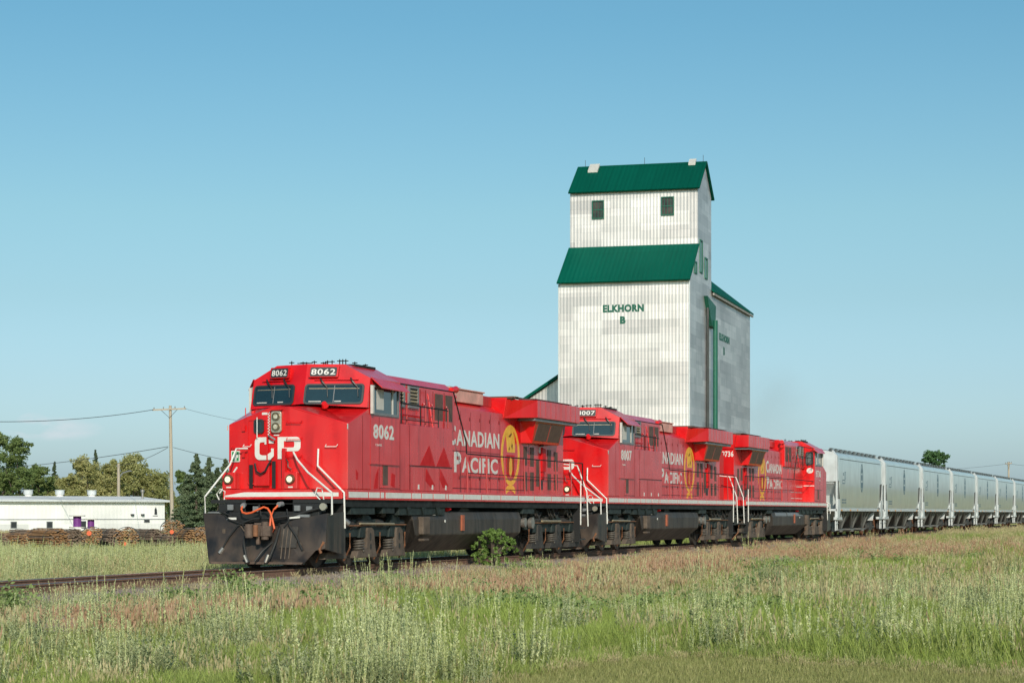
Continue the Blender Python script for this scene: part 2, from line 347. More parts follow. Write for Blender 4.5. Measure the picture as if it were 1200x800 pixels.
foliage('needle', (.07, .105, .055), (.13, .18, .095), (.21, .26, .15), .6)
foliage('grassgreen', (.19, .24, .06), (.31, .37, .11), (.46, .50, .20), .4)
foliage('grasslime', (.22, .29, .06), (.34, .42, .10), (.46, .53, .18), .4)
foliage('grasstan', (.36, .31, .15), (.52, .45, .25), (.66, .59, .37), .5)
foliage('grassred', (.40, .24, .14), (.52, .34, .22), (.60, .46, .32), .5)
foliage('sageleaf', (.46, .49, .21), (.66, .69, .36), (.84, .86, .56), .5)
foliage('sagedark', (.26, .29, .13), (.40, .44, .23), (.55, .58, .36), .5)
foliage('weedgrey', (.28, .22, .19), (.40, .33, .29), (.52, .44, .40), .5)
foliage('lawnblade', (.19, .21, .065), (.31, .32, .115), (.46, .42, .20), .9)
foliage('leafweed', (.14, .20, .06), (.24, .32, .11), (.36, .44, .18), .6)
foliage('yellow', (.50, .46, .05), (.62, .56, .07), (.70, .62, .12), 1)

# ---------------------------------------------------------------- ground
def sstep(a, b, x):
    t = np.clip((x-a)/(b-a), 0, 1); return t*t*(3-2*t)
def vnoise(x, y, s, seed=0):
    x = np.asarray(x, float)/s; y = np.asarray(y, float)/s
    xi = np.floor(x).astype(np.int64); yi = np.floor(y).astype(np.int64); fx = x-xi; fy = y-yi
    fx = fx*fx*(3-2*fx); fy = fy*fy*(3-2*fy)
    def h(a, b):
        n = (a*374761393+b*668265263+seed*1442695) & 0x7fffffff
        n = ((n ^ (n >> 13))*1274126177) & 0x7fffffff
        return ((n ^ (n >> 16)) & 0xffff)/65535.
    return (h(xi, yi)*(1-fx)+h(xi+1, yi)*fx)*(1-fy)+(h(xi, yi+1)*(1-fx)+h(xi+1, yi+1)*fx)*fy
def ground_z(x, y):
    x = np.asarray(x, float); y = np.asarray(y, float)
    w_ = x-XC; a = np.abs(w_)
    z = -.22-.26*sstep(1.7, 3.2, a)
    z = z+.10*sstep(9, 20, w_)                                   # rises a little towards the camera
    z = z-.75*sstep(15, 110, -w_)                                # falls away behind the track
    amp = sstep(2.6, 4.5, a)
    return z+amp*(.13*(vnoise(x, y, 5., 3)-.5)+.06*(vnoise(x, y, 1.7, 5)-.5))
def rd(r, d): return r*CP-d*SP, r*SP+d*CP
def rd_inv(x, y): return x*CP+y*SP, -x*SP+y*CP
def lawn_edge(r): return np.interp(r, [-9, -.7, 0, .95, 1.95, 3.6, 5.1, 12], [12, 20, 22, 23.6, 24.3, 22.5, 21.3, 18])

def ground_mesh():
    xs = np.unique(np.concatenate([np.linspace(-3500, -150, 14), np.linspace(-150, -45, 36), np.linspace(-45, 8, 160), np.linspace(8, 60, 14), np.linspace(60, 3500, 12)]))
    ys = np.unique(np.concatenate([np.linspace(-3500, -40, 8), np.linspace(-40, 12, 14), np.linspace(12, 90, 200), np.linspace(90, 260, 80), np.linspace(260, 5000, 20)]))
    X, Y = np.meshgrid(xs, ys); Z = ground_z(X, Y); n = len(xs)
    v = np.stack([X.ravel(), Y.ravel(), Z.ravel()], 1)
    f = [(j*n+i, j*n+i+1, (j+1)*n+i+1, (j+1)*n+i) for j in range(len(ys)-1) for i in range(n-1)]
    me = bpy.data.meshes.new('ground'); me.from_pydata(v.tolist(), [], f)
    for p in me.polygons: p.use_smooth = True
    m, t, b = nodes_of('groundmat', .95, 0, .15)
    co = nd(t, 'ShaderNodeTexCoord'); n1 = nd(t, 'ShaderNodeTexNoise', Scale=.25, Detail=6.0); n2 = nd(t, 'ShaderNodeTexNoise', Scale=9., Detail=5.0)
    t.links.new(co.outputs['Object'], n1.inputs[0]); t.links.new(co.outputs['Object'], n2.inputs[0])
    r1 = nd(t, 'ShaderNodeValToRGB'); e = r1.color_ramp.elements; e[0].position = .35; e[1].position = .65; e[0].color = (.30, .25, .13, 1); e[1].color = (.27, .31, .11, 1)
    r2 = nd(t, 'ShaderNodeValToRGB'); e = r2.color_ramp.elements; e[0].position = .3; e[1].position = .7; e[0].color = (.55, .55, .55, 1); e[1].color = (1.25, 1.25, 1.2, 1)
    t.links.new(n1.outputs[0], r1.inputs[0]); t.links.new(n2.outputs[0], r2.inputs[0])
    mx = nd(t, 'ShaderNodeMix', data_type='RGBA', blend_type='MULTIPLY'); mx.inputs[0].default_value = 1
    t.links.new(r1.outputs[0], mx.inputs[6]); t.links.new(r2.outputs[0], mx.inputs[7]); t.links.new(mx.outputs[2], b.inputs['Base Color'])
    bp = nd(t, 'ShaderNodeBump', Strength=.6, Distance=.05); t.links.new(n2.outputs[0], bp.inputs['Height']); t.links.new(bp.outputs[0], b.inputs['Normal'])
    me.materials.append(m); o = bpy.data.objects.new('ground', me); C.objects.link(o); o['kind'] = 'structure'
ground_mesh()

# ballast bed: a sheet of crushed stone over the embankment
def ballast():
    xs = np.array([-2.9, -2.3, -1.75, -1.2, -.4, .4, 1.2, 1.75, 2.3, 2.9])+XC; ys = np.linspace(-60, 420, 600)
    X, Y = np.meshgrid(xs, ys); a = np.abs(X-XC)
    Z = ground_z(X, Y)+.03+.04*vnoise(X, Y, .5, 9)*(a < 2.7)-.07*(a > 2.8)
    n = len(xs); f = [(j*n+i, j*n+i+1, (j+1)*n+i+1, (j+1)*n+i) for j in range(len(ys)-1) for i in range(n-1)]
    me = bpy.data.meshes.new('ballast_bed'); me.from_pydata(np.stack([X.ravel(), Y.ravel(), Z.ravel()], 1).tolist(), [], f)
    m, t, b = nodes_of('ballast', .9, 0, .3)
    co = nd(t, 'ShaderNodeTexCoord'); vo = nd(t, 'ShaderNodeTexVoronoi', Scale=16.); n = nd(t, 'ShaderNodeTexNoise', Scale=.8, Detail=4.0)
    t.links.new(co.outputs['Object'], vo.inputs[0]); t.links.new(co.outputs['Object'], n.inputs[0])
    r = nd(t, 'ShaderNodeValToRGB'); e = r.color_ramp.elements; e[0].color = (.28, .18, .13, 1); e[1].color = (.46, .38, .33, 1)
    sp = nd(t, 'ShaderNodeSeparateColor'); t.links.new(vo.outputs['Color'], sp.inputs[0])
    ad = nd(t, 'ShaderNodeMath', operation='MULTIPLY_ADD'); t.links.new(sp.outputs[0], ad.inputs[0]); ad.inputs[1].default_value = .6
    s2 = nd(t, 'ShaderNodeMath', operation='SUBTRACT'); t.links.new(n.outputs[0], s2.inputs[0]); s2.inputs[1].default_value = .2; t.links.new(s2.outputs[0], ad.inputs[2])
    t.links.new(ad.outputs[0], r.inputs[0]); t.links.new(r.outputs[0], b.inputs['Base Color'])
    bp = nd(t, 'ShaderNodeBump', Strength=.9, Distance=.06); bp.invert = True; t.links.new(vo.outputs['Distance'], bp.inputs['Height']); t.links.new(bp.outputs[0], b.inputs['Normal'])
    me.materials.append(m); o = bpy.data.objects.new('ballast_bed', me); C.objects.link(o); o['kind'] = 'structure'
ballast()

# track
def track():
    T = empty('railway_track', (XC, 0, 0)); tag(T, 'single railway track of rusty rails on wooden ties under the train', 'railway track')
    prof = [(-.07, -.172), (.07, -.172), (.07, -.158), (.012, -.14), (.012, -.045), (.036, -.035), (.036, -.008), (-.036, -.008), (-.036, -.035), (-.012, -.045), (-.012, -.14), (-.07, -.158)]
    for s in (-.755, .755):
        o = MB().prism([(x+s, z) for x, z in prof], 1, -60, 420).build('rail', M['railside'], T)
        MB().prism([(s-.034, -.0078), (s+.034, -.0078), (s+.028, 0), (s-.028, 0)], 1, -60, 420).build('rail_head', M['railtop'], o)
    def tie(y):
        a = random.uniform(-.05, .05); h = random.uniform(-.005, .01)
        m = MB().box(-1.3+a, 1.3+a, y-.115, y+.115, -.30, -.174+h)
        for s in (-.755, .755): m.box(s-.16, s+.16, y-.09, y+.09, -.1735+h, -.165)
        return m
    ys = [18+.53*i for i in range(98)]
    for y in ys: tie(y).build('wooden_tie', M['tie'], T, bevel=0)
    m = MB(); y = 18-.53
    while y > -40: t_ = tie(y); m.add(t_.v, t_.f); y -= .53
    y = 18+.53*98
    while y < 420: t_ = tie(y); m.add(t_.v, t_.f); y += .53
    m.build('wooden_tie', M['tie'], T)['kind'] = 'stuff'
track()

# ---------------------------------------------------------------- locomotives (local: x across, +x near side; y along, nose at 0; z above rail)
LEN = 19.1
def fu(v, z): return 1.00+(.37 if v < 0 else .32)*abs(v)/1.55+.28*(z-3.9)             # front of the cab
def nu(v, z): return (.15 if v < 0 else .10)*max(0, (abs(v)-.38))/1.17             # front of the nose
def on_cab(v, z, off): return (v, fu(v, z)-off, z)
def on_nose(v, z, off): return (v, nu(v, z)-off, z)
def side(x): return lambda u, z, off: (x+off, u, z)
def front(y): return lambda v, z, off: (v, y-off, z)

def truck(root, u0, col='truckbrown'):
    T = MB()
    for s in (-1, 1):
        x0, x1 = sorted((s*1.12, s*1.26))
        T.prism([(u0-2.75, .78), (u0-2.3, .70), (u0+2.3, .70), (u0+2.75, .78), (u0+2.75, 1.0), (u0+1.2, 1.06), (u0+.7, 1.12), (u0-.7, 1.12), (u0-1.2, 1.06), (u0-2.75, 1.0)], 0, x0, x1)
        for k in (-1.9, 0, 1.9):                                     # humps over the axles
            T.prism([(u0+k-.42, .68), (u0+k+.42, .68), (u0+k+.34, 1.16), (u0+k+.1, 1.24), (u0+k-.2, 1.24)], 0, x0+.03*s, x1+.05*s)
        T.box(-1.1, 1.1, u0-.4, u0+.4, .75, 1.0)
    T = T.build('truck', M['truckgreen'], root, bevel=.012)
    for k in (-1.9, 0, 1.9):
        a = MB(); a.cyl((-1.1, u0+k, .53), (1.1, u0+k, .53), .09)
        for s in (-1, 1):
            a.cyl((s*.70, u0+k, .53), (s*.715, u0+k, .53), .565, 28); a.cyl((s*.715, u0+k, .53), (s*.84, u0+k, .53), .53, 28)
            a.cyl((s*.84, u0+k, .53), (s*.86, u0+k, .53), .33, 20)
        a.build('wheelset', M['truckgrey'], T, smooth=True)
        p = MB()
        for s in (-1, 1):
            x0, x1 = sorted((s*1.18, s*1.36))
            # pedestal: tall stepped plate with spring seat beside it
            p.prism([(u0+k-.72, .20), (u0+k+.62, .20), (u0+k+.50, .42), (u0+k+.40, .86), (u0+k+.28, .92), (u0+k+.02, .92), (u0+k-.02, .86), (u0+k-.05, .45), (u0+k-.60, .36)], 0, x0, x1)
        p.build('pedestal', M[col], T, bevel=.015)
        h = MB()
        for s in (-1, 1):
            xa, xb = sorted((s*1.352, s*1.368))
            h.prism([(u0+k+.16+.05*math.cos(q), .70+.10*math.sin(q)) for q in [2*math.pi*i/10 for i in range(10)]], 0, xa, xb)
            h.prism([(u0+k+.18+.05*math.cos(q), .46+.07*math.sin(q)) for q in [2*math.pi*i/10 for i in range(10)]], 0, xa, xb)
        h.build('pedestal_hole', M['black'], T)
        sp = MB()
        for s in (-1, 1):
            pts = [(s*1.27+.12*math.cos(q), u0+k-.36+.13*math.sin(q), .37+.25*q/(2*math.pi*4)) for q in [2*math.pi*4*i/48 for i in range(49)]]
            sp.tube(pts, .024, 6)
        sp.build('coil_spring', M['springsteel'], T, smooth=True)
    b = MB()
    for k in (-2.35, -.95, .95, 2.35):
        for s in (-1, 1): b.cyl((s*1.2, u0+k-.22, 1.02), (s*1.2, u0+k+.22, 1.02), .11, 12); b.cyl((s*1.2, u0+k+.22, 1.02), (s*1.2, u0+k+.4, 1.02), .03, 8)
    b.build('brake_cylinder', M['truckgrey'], T, smooth=True)
    r_ = MB()
    for s in (-1, 1):
        r_.tube([(s*1.33, u0-2.6, .98), (s*1.33, u0-.4, .97), (s*1.33, u0+.5, .99), (s*1.33, u0+2.6, .98)], .018)
        for k in (-2.62, -.98, .92, 2.6):                            # rusty sand pipes and guard straps down to the rail
            r_.tube([(s*1.30, u0+k, .80), (s*1.28, u0+k+.05, .45), (s*1.05, u0+k+.22, .14)], .022)
    r_.build('sand_pipe', M['rust'], T)
    return T

def loco(idx, off, number, flip, label, cfg):
    XF[0] = (lambda x, y, z: (x, LEN-y, z)) if flip else None
    root = empty('locomotive', (XC, Y0+off, 0)); tag(root, label, 'locomotive', 'red diesel locomotives at the head of the train')
    red = M[cfg.get('red', 'red')]; dirty = M['reddirty']
    def P(mb, name, m, par=root, **k): return mb.build(name, M[m] if isinstance(m, str) else m, par, **k)
    def T(s, m, par, mapf, a0, a1, z0, z1, **k):                     # writing on the near side keeps its reading direction when flipped
        if flip and k.pop('along', True): a0, a1 = LEN-a1, LEN-a0
        k.pop('along', None)
        return text(s, M[m], par, mapf, a0, a1, z0, z1, **k)
    # ---- frame, sill, walkways
    P(MB().box(-1.50, 1.50, -.02, 19.6, 1.42, 1.585).box(-.6, .6, -.9, 20.0, 1.0, 1.58), 'underframe', 'chassis')
    sl = MB()
    sl.box(-1.56, 1.56, .04, 19.62, 1.588, 1.83)
    sl = P(sl, 'side_sill', red, bevel=.01)
    st = MB(); u = .10
    cuts = [.1, 1.35, 2.1, 2.38, 2.42, 4.2, 4.9, 5.75, 6.7, 6.9, 8.1, 9.55, 11.2, 12.8, 14.3, 16.0, 17.1, 17.35, 19.58]
    for a, b in zip(cuts[:-1], cuts[1:]):
        if b-a < .1: continue
        for s in (-1, 1):
            x0, x1 = sorted((s*1.5605, s*1.5655)); st.box(x0, x1, a+.035, b-.035, 1.64, 1.775)
    P(st, 'reflective_stripe', 'white', sl)
    # ---- nose
    A = [(-1.55, 1.835), (-.38, 1.835), (.38, 1.835), (1.55, 1.835), (1.55, 3.375), (.30, 3.745), (.08, 3.79), (-.32, 3.79), (-.5, 3.745), (-1.55, 3.38)]
    Bz = [1.835, 1.835, 1.835, 1.835, 3.81, 3.85, 3.865, 3.865, 3.85, 3.81]
    nose = MB().loft([on_nose(v, z, 0) for v, z in A], [(v, 1.5, bz) for (v, z), bz in zip(A, Bz)])
    nose = P(nose, 'nose', red, bevel=.02)
    # lower nose: red skirt with white band over the plough
    sk = MB().loft([(-1.56, .02, 1.66), (1.56, .02, 1.66), (1.56, .02, 1.832), (-1.56, .02, 1.832)], [(-1.56, -.14, 1.60), (1.50, -.14, 1.60), (1.50, -.14, 1.832), (-1.56, -.14, 1.832)])
    sk = P(sk, 'front_skirt', red, bevel=.01)
    P(MB().plate([(-1.50, 1.655), (1.42, 1.665), (1.42, 1.755), (.9, 1.765), (-1.0, 1.765), (-1.50, 1.69)], front(-.14), .001, .005), 'white_band', 'white', sk)
    # nose door with window, frame lines
    P(MB().ring(rrect(-1.02, -.46, 1.95, 3.50, .05), rrect(-.99, -.49, 1.98, 3.47, .04), on_nose, .018), 'nose_door', red, nose)
    P(MB().ring(rrect(-.84, -.56, 3.16, 3.50, .07), rrect(-.80, -.60, 3.20, 3.46, .05), on_nose, .035), 'door_window_frame', 'gasket', nose)
    P(MB().plate(rrect(-.805, -.595, 3.195, 3.465, .05), on_nose, .0, .012), 'door_window', 'glass', nose)
    P(MB().plate(rrect(-.35, -.08, 3.17, 3.68, .07), on_nose, .0, .07), 'headlight_housing', 'lampring', nose, bevel=.01)
    hl = MB()
    for zz in (3.55, 3.31):
        o = MB().cyl((-.215, nu(0, 0)-.07, zz), (-.215, nu(0, 0)-.10, zz), .10, 18)
        o2 = MB().cyl((-.215, nu(0, 0)-.10, zz), (-.215, nu(0, 0)-.108, zz), .055, 18)
        f_ = P(o, 'headlight', 'reflector', nose, smooth=True); P(o2, 'headlight_lens', 'lampglass', f_, smooth=True)
    P(MB().plate(rrect(-.37, -.06, 3.70, 3.72, .005), on_nose, 0, .10), 'headlight_visor', red, nose)
    ck = MB()                                                        # chequered strip
    for i in range(16):
        x = -.46+(.03 if i % 2 else 0); ck.plate([(x, 3.12+.034*i), (x+.03, 3.12+.034*i), (x+.03, 3.154+.034*i), (x, 3.154+.034*i)], on_nose, .002, .005)
    ck.plate([(-.62, 3.60), (-.47, 3.60), (-.47, 3.655), (-.62, 3.655)], on_nose, .002, .005)
    ck.plate([(-.30, 3.10), (-.16, 3.10), (-.16, 3.125), (-.30, 3.125)], on_nose, .002, .005)
    P(ck, 'chequer_strip', 'white', nose)
    # emblem letters on the nose: C, short bar, P
    lg = MB()
    def pl(poly): lg.plate(poly, on_nose, .002, .006)
    def arc(cx, cz, r, a0, a1, n=6): return [(cx+r*math.cos(R(a0+(a1-a0)*i/n)), cz+r*math.sin(R(a0+(a1-a0)*i/n))) for i in range(n+1)]
    lg2 = MB()
    pl([(-.50, 3.07)]+arc(-.70, 2.95, .12, 90, 180)+[(-.82, 2.67)]+arc(-.68, 2.67, .14, 180, 270)+[(-.50, 2.53), (-.50, 2.64), (-.62, 2.64)]+arc(-.64, 2.70, .05, 270, 180, 3)+[(-.69, 2.90)]+arc(-.64, 2.90, .05, 180, 90, 3)+[(-.55, 2.95), (-.55, 2.90), (-.50, 2.90)])
    pl([(-.43, 3.02), (-.36, 2.98), (-.30, 2.98), (-.30, 2.92), (-.43, 2.92)])
    pl([(-.47, 2.53), (-.40, 2.53), (-.30, 2.62), (-.30, 2.80), (-.37, 2.80), (-.37, 2.72), (-.47, 2.66)])
    pl([(-.20, 2.55), (-.20, 3.07), (-.04, 3.07), (-.04, 2.55)])
    pl([(-.038, 3.07)]+[(.22, 3.07)]+arc(.28, 2.96, .11, 90, 0)+[(.39, 2.84)]+arc(.28, 2.84, .11, 0, -90)+[(-.038, 2.73), (-.038, 2.82), (.17, 2.82)]+arc(.19, 2.86, .04, -90, 0, 3)+[(.23, 2.93)]+arc(.19, 2.93, .04, 0, 90, 3)+[(-.038, 2.97)])
    if cfg.get('logo', True): P(lg, 'emblem_letters', 'white', nose)
    # green first-aid style plate
    if idx == 0:
        g_ = P(MB().plate(rrect(-1.47, -1.23, 2.49, 2.76, .02), on_nose, .0, .03), 'safety_plate', 'white', nose)
        P(MB().plate(rrect(-1.445, -1.255, 2.515, 2.735, .01), on_nose, .03, .033), 'plate_face', 'signgreen', g_)
        P(MB().plate([(-1.385, 2.53), (-1.315, 2.53), (-1.315, 2.59), (-1.27, 2.59), (-1.27, 2.66), (-1.315, 2.66), (-1.315, 2.72), (-1.385, 2.72), (-1.385, 2.66), (-1.43, 2.66), (-1.43, 2.59), (-1.385, 2.59)], on_nose, .033, .037), 'cross_mark', 'white', g_)
    # grab irons on the nose
    gb = MB()
    def grab(x0, x1, z, d=.07, m=gb, mp=on_nose): m.tube([mp(x0, z+.05, 0), mp(x0, z, d), mp(x1, z, d), mp(x1, z+.05, 0)], .011)
    for z in (3.40, 3.0, 2.60): grab(.05, .42, z)
    grab(-1.45, -1.22, 2.83)
    P(gb, 'grab_iron', red, nose)
    gw = MB(); grab(1.02, 1.30, 2.83, m=gw); grab(-1.12, -.92, 2.85, m=gw)
    P(gw, 'white_grab_iron', 'white', nose)
    P(MB().tube([on_nose(-.73, 3.54, .06), on_nose(-.73, 3.05, .06)], .012), 'door_handle', 'white', nose)
    P(MB().plate([(-1.16, 3.22), (-1.08, 3.22), (-1.08, 3.36), (-1.16, 3.36)], on_nose, 0, .05).plate([(-1.16, 2.60), (-1.08, 2.60), (-1.08, 2.72), (-1.16, 2.72)], on_nose, 0, .05), 'door_hinge', red, nose)
    P(MB().tube([on_nose(-.42, 3.1, .03), on_nose(-.33, 3.07, .12), on_nose(-.22, 3.0, .10)], .025), 'lever', 'greysteel', nose)
    # recessed dark slots low on the nose, raised door panel and hose loop
    P(MB().plate([(-.97, 1.86), (-.87, 1.86), (-.87, 2.42), (-.97, 2.42)], on_nose, .002, .02).plate([(-.34, 1.86), (-.25, 1.86), (-.25, 2.50), (-.34, 2.50)], on_nose, .002, .02).plate([(-.10, 2.12), (-.02, 2.12), (-.02, 2.52), (-.10, 2.52)], on_nose, .002, .02), 'slot', 'black', nose)
    P(MB().plate([(-.82, 1.92), (-.40, 1.92), (-.40, 2.50), (-.82, 2.50)], on_nose, 0, .05), 'lower_door_panel', red, nose, bevel=.01)
    P(MB().tube([on_nose(-.78, 2.45, .08), on_nose(-.72, 2.26, .12), on_nose(-.6, 2.2, .12), on_nose(-.48, 2.26, .12), on_nose(-.40, 2.42, .1), on_nose(-.33, 2.52, .08)], .022, 8), 'cable', 'black', nose, smooth=True)
    P(MB().tube([on_nose(.03, 2.55, .05), on_nose(.10, 2.48, .07), on_nose(.10, 2.36, .08), on_nose(.18, 2.30, .06)], .014), 'cable', 'black', nose, smooth=True)
    # ditch lights
    for v in (-1.40, .20):
        d = P(MB().box(v-.17, v+.17, -.16, .12, 1.84, 2.24), 'ditch_light', red, nose, bevel=.015)
        f_ = MB().cyl((v, -.16, 2.07), (v, -.22, 2.07), .125, 18, .105); P(f_, 'light_rim', 'reflector', d, smooth=True)
        P(MB().cyl((v, -.22, 2.07), (v, -.228, 2.07), .072, 18), 'light_lens', 'ditchlamp', d, smooth=True)
        P(MB().plate([(v-.06, 1.87), (v+.06, 1.87), (v+.06, 1.90), (v-.06, 1.90)], front(-.16), .001, .004), 'label_strip', 'white', d)
    P(MB().box(-.05, .04, -.10, .1, 1.84, 2.8).box(.16, .20, -.05, .1, 2.25, 2.34), 'post', red, nose)
    # ---- cab
    sec = [(-1.55, 3.80), (0, 3.90), (1.55, 3.80), (1.55, 4.52), (.90, 4.86), (0, 4.87), (-.90, 4.86), (-1.55, 4.52)]
    F = [(v, fu(v, z), z) for v, z in sec]
    back = [(v, 3.45, z) for v, z in sec]
    cab = MB()
    n = 8; f = [(i, (i+1) % n, n+(i+1) % n, n+i) for i in range(n)]+[tuple(range(n, 2*n))]
    f += [(1, 5, 6, 7, 0), (1, 2, 3, 4, 5)]
    cab.add(F+back, f)
    cab.box(-1.55, 1.55, 1.5, 3.45, 1.835, 3.81)
    cab = P(cab, 'cab', red, bevel=0)
    for (a, b) in ((-1.49, -.28), (.012, 1.44)):
        lo = lambda v: 3.915+(.0 if True else 0)
        quad = rrect(a, b, 3.885, 4.385, .09)
        inner = rrect(a+.045, b-.045, 3.93, 4.345, .06)
        fr = P(MB().ring(quad, inner, on_cab, .03), 'windshield_frame', 'gasket', cab, smooth=False)
        P(MB().plate(rrect(a+.04, b-.04, 3.925, 4.35, .06), on_cab, -.01, .012), 'windshield', 'glass', fr)
        P(MB().plate([(a+.10, 4.262), (b-.12, 4.262), (b-.12, 4.275), (a+.10, 4.275)], on_cab, .013, .016), 'sun_blind_edge', 'louvre', fr)
        P(MB().plate([(a+.12, 3.945), (a+.12+.3, 3.945), (a+.42, 3.965), (a+.12, 3.965)], on_cab, .013, .0155).plate([(a+.74, 3.945), (a+.90, 3.945), (a+.90, 3.968), (a+.74, 3.968)], on_cab, .013, .0155), 'papers_on_dashboard', 'curtain', fr)
        mid = (a+b)/2
        P(MB().plate([(mid-.008, 3.93), (mid+.008, 3.93), (mid+.008, 4.345), (mid-.008, 4.345)], on_cab, .013, .02), 'window_bar', 'greysteel', fr)
        P(MB().plate([(a+.22, 4.475), (b-.16, 4.475), (b-.16, 4.495), (a+.22, 4.495)], on_cab, .0, .05), 'wiper_rail', red, cab)
        wp = MB()
        for q in (a+.42, b-.28):
            wp.tube([on_cab(q-.06, 4.52, .06), on_cab(q, 4.44, .08), on_cab(q+.12, 4.30, .05)], .022)
            wp.tube([on_cab(q+.12, 4.31, .05), on_cab(q+.16, 4.06, .045)], .010)
        P(wp, 'wiper', 'black', cab)
    for (a, b) in ((-1.03, -.47), (.10, .80)):
        nb = P(MB().plate(rrect(a, b, 4.54, 4.81, .02), on_cab, -.02, .10), 'number_board', red, cab, bevel=.008)
        P(MB().plate(rrect(a+.03, b-.03, 4.56, 4.785, .04), on_cab, .10, .106), 'number_board_face', 'gasket', nb)
        text(number, M['white'], nb, (lambda v, z, o: XF[0](*on_cab(v, z, .106+o))) if flip else (lambda v, z, o: on_cab(v, z, .106+o)), *((b-.06, a+.06) if flip else (a+.06, b-.06)), 4.60, 4.745, name='number_lettering', bold=.014)
    # side windows with sunshade, mirror frame
    for s in (-1, 1):
        mp = lambda u, z, o, s=s: (s*(1.55+o), u, z)
        wf = P(MB().ring([(1.50, 3.64), (3.30, 3.64), (3.30, 4.36), (1.50, 4.36)], [(1.56, 3.70), (3.24, 3.70), (3.24, 4.31), (1.56, 4.31)], mp, .03), 'side_window_frame', 'greysteel', cab)
        P(MB().plate([(1.55, 3.69), (3.25, 3.69), (3.25, 4.32), (1.55, 4.32)], mp, -.01, .008), 'side_window', 'glass', wf)
        P(MB().plate([(1.87, 3.78), (2.32, 3.78), (2.32, 4.27), (1.87, 4.27)], mp, .009, .016), 'window_blind', 'curtain', wf)
        P(MB().plate([(2.86, 3.70), (2.93, 3.70), (2.93, 4.31), (2.86, 4.31)], mp, .009, .03), 'window_post', 'curtain', wf)
        P(MB().plate([(1.45, 3.66), (1.53, 3.66), (1.53, 4.34), (1.45, 4.34)], mp, .02, .09), 'mirror', 'curtain', wf)
        P(MB().loft([mp(1.52, 4.52, .01), mp(3.62, 4.42, .01), mp(3.62, 4.46, .01), mp(1.52, 4.55, .01)], [mp(1.70, 4.28, .22), mp(3.55, 4.26, .22), mp(3.55, 4.28, .22), mp(1.70, 4.31, .22)]), 'sunshade', red, cab)
    # roof fittings
    rf = MB()
    for (v, u, h) in ((-.7, 1.9, .13), (-.35, 1.8, .10), (-.3, 1.9, .10), (-.05, 1.8, .12), (.3, 1.8, .12), (.42, 1.8, .12), (.1, 2.0, .1), (.62, 1.8, .14), (.70, 1.8, .14), (.78, 1.8, .14), (.85, 2.2, .1), (.8, 3.0, .1), (-.1, 2.6, .16)):
        rf.cyl((v, u, 4.86), (v, u, 4.87+h), .014, 6); rf.box(v-.06, v+.06, u-.03, u+.03, 4.872+h*.6, 4.872+h*.6+.02)
    rf.tube([(-.5, 1.8, 4.93), (-.1, 1.8, 4.93)], .014)
    rf.box(.55, .95, 2.0, 3.3, 4.84, 4.90)
    P(rf, 'roof_antenna', 'chassis', cab)
    # horn / red light pod under the windshield
    P(MB().cyl((.62, .92, 3.83), (.62, .84, 3.90), .09, 12, .06), 'marker_pod', red, nose, smooth=True)
    P(MB().cyl((-1.05, .45, 3.62), (-1.05, .45, 3.72), .05, 10).cyl((-1.3, .55, 3.5), (-1.3, .55, 3.80), .012, 6), 'mast', red, nose)
    # side of cab: step line, dark louvre, grab, panel lines
    for s in (-1, 1):
        mp = lambda u, z, o, s=s: (s*(1.55+o), u, z)
        P(MB().plate([(1.45, 2.44), (3.35, 2.44), (3.35, 2.465), (1.45, 2.465)], mp, .0, .03), 'drip_ledge', dirty, cab)
        P(MB().plate([(2.28, 1.96), (2.60, 1.96), (2.60, 2.45), (2.28, 2.45)], mp, .001, .012), 'dark_grille', 'grille', cab)
        sm = MB()
        for u in (1.0, 2.05, 3.42): sm.plate([(u, 1.84), (u+.018, 1.84), (u+.018, 3.6), (u, 3.6)], mp, .001, .003)
        sm.plate([(2.1, 1.87), (3.4, 1.87), (3.4, 1.885), (2.1, 1.885)], mp, .001, .01)
        P(sm, 'panel_seam', 'seam', cab)
        P(MB().plate([(.06, 3.24), (.12, 3.24), (.12, 3.36), (.06, 3.36)], mp, .001, .004), 'white_mark', 'white', cab)
        if idx == 0: P(MB().plate([(.62, 2.06), (.70, 2.06), (.74, 2.22), (.60, 2.3)], mp, .001, .004).plate([(1.72, 1.86), (1.96, 1.86), (2.0, 2.36), (1.85, 2.2)], mp, .001, .004).plate([(2.82, 1.95), (3.06, 1.90), (3.10, 2.22), (2.88, 2.26)], mp, .001, .004), 'deep_red_patch', 'redmatte', cab)  # deeper, matte red patches low on the cab side
    T(number, 'white', cab, side(1.55), 1.68, 3.02, 3.07, 3.43, bold=.03, name='number_lettering')
    T('CLASS', 'white', cab, side(1.55), 1.82, 2.22, 2.90, 2.95, bold=.01, name='small_lettering')
    # ---- full width equipment cases behind the cab
    bx = P(MB().box(-1.54, .98 if flip else 1.54, 3.454, 7.28, 1.835, 3.50), 'equipment_case', red, bevel=.012)
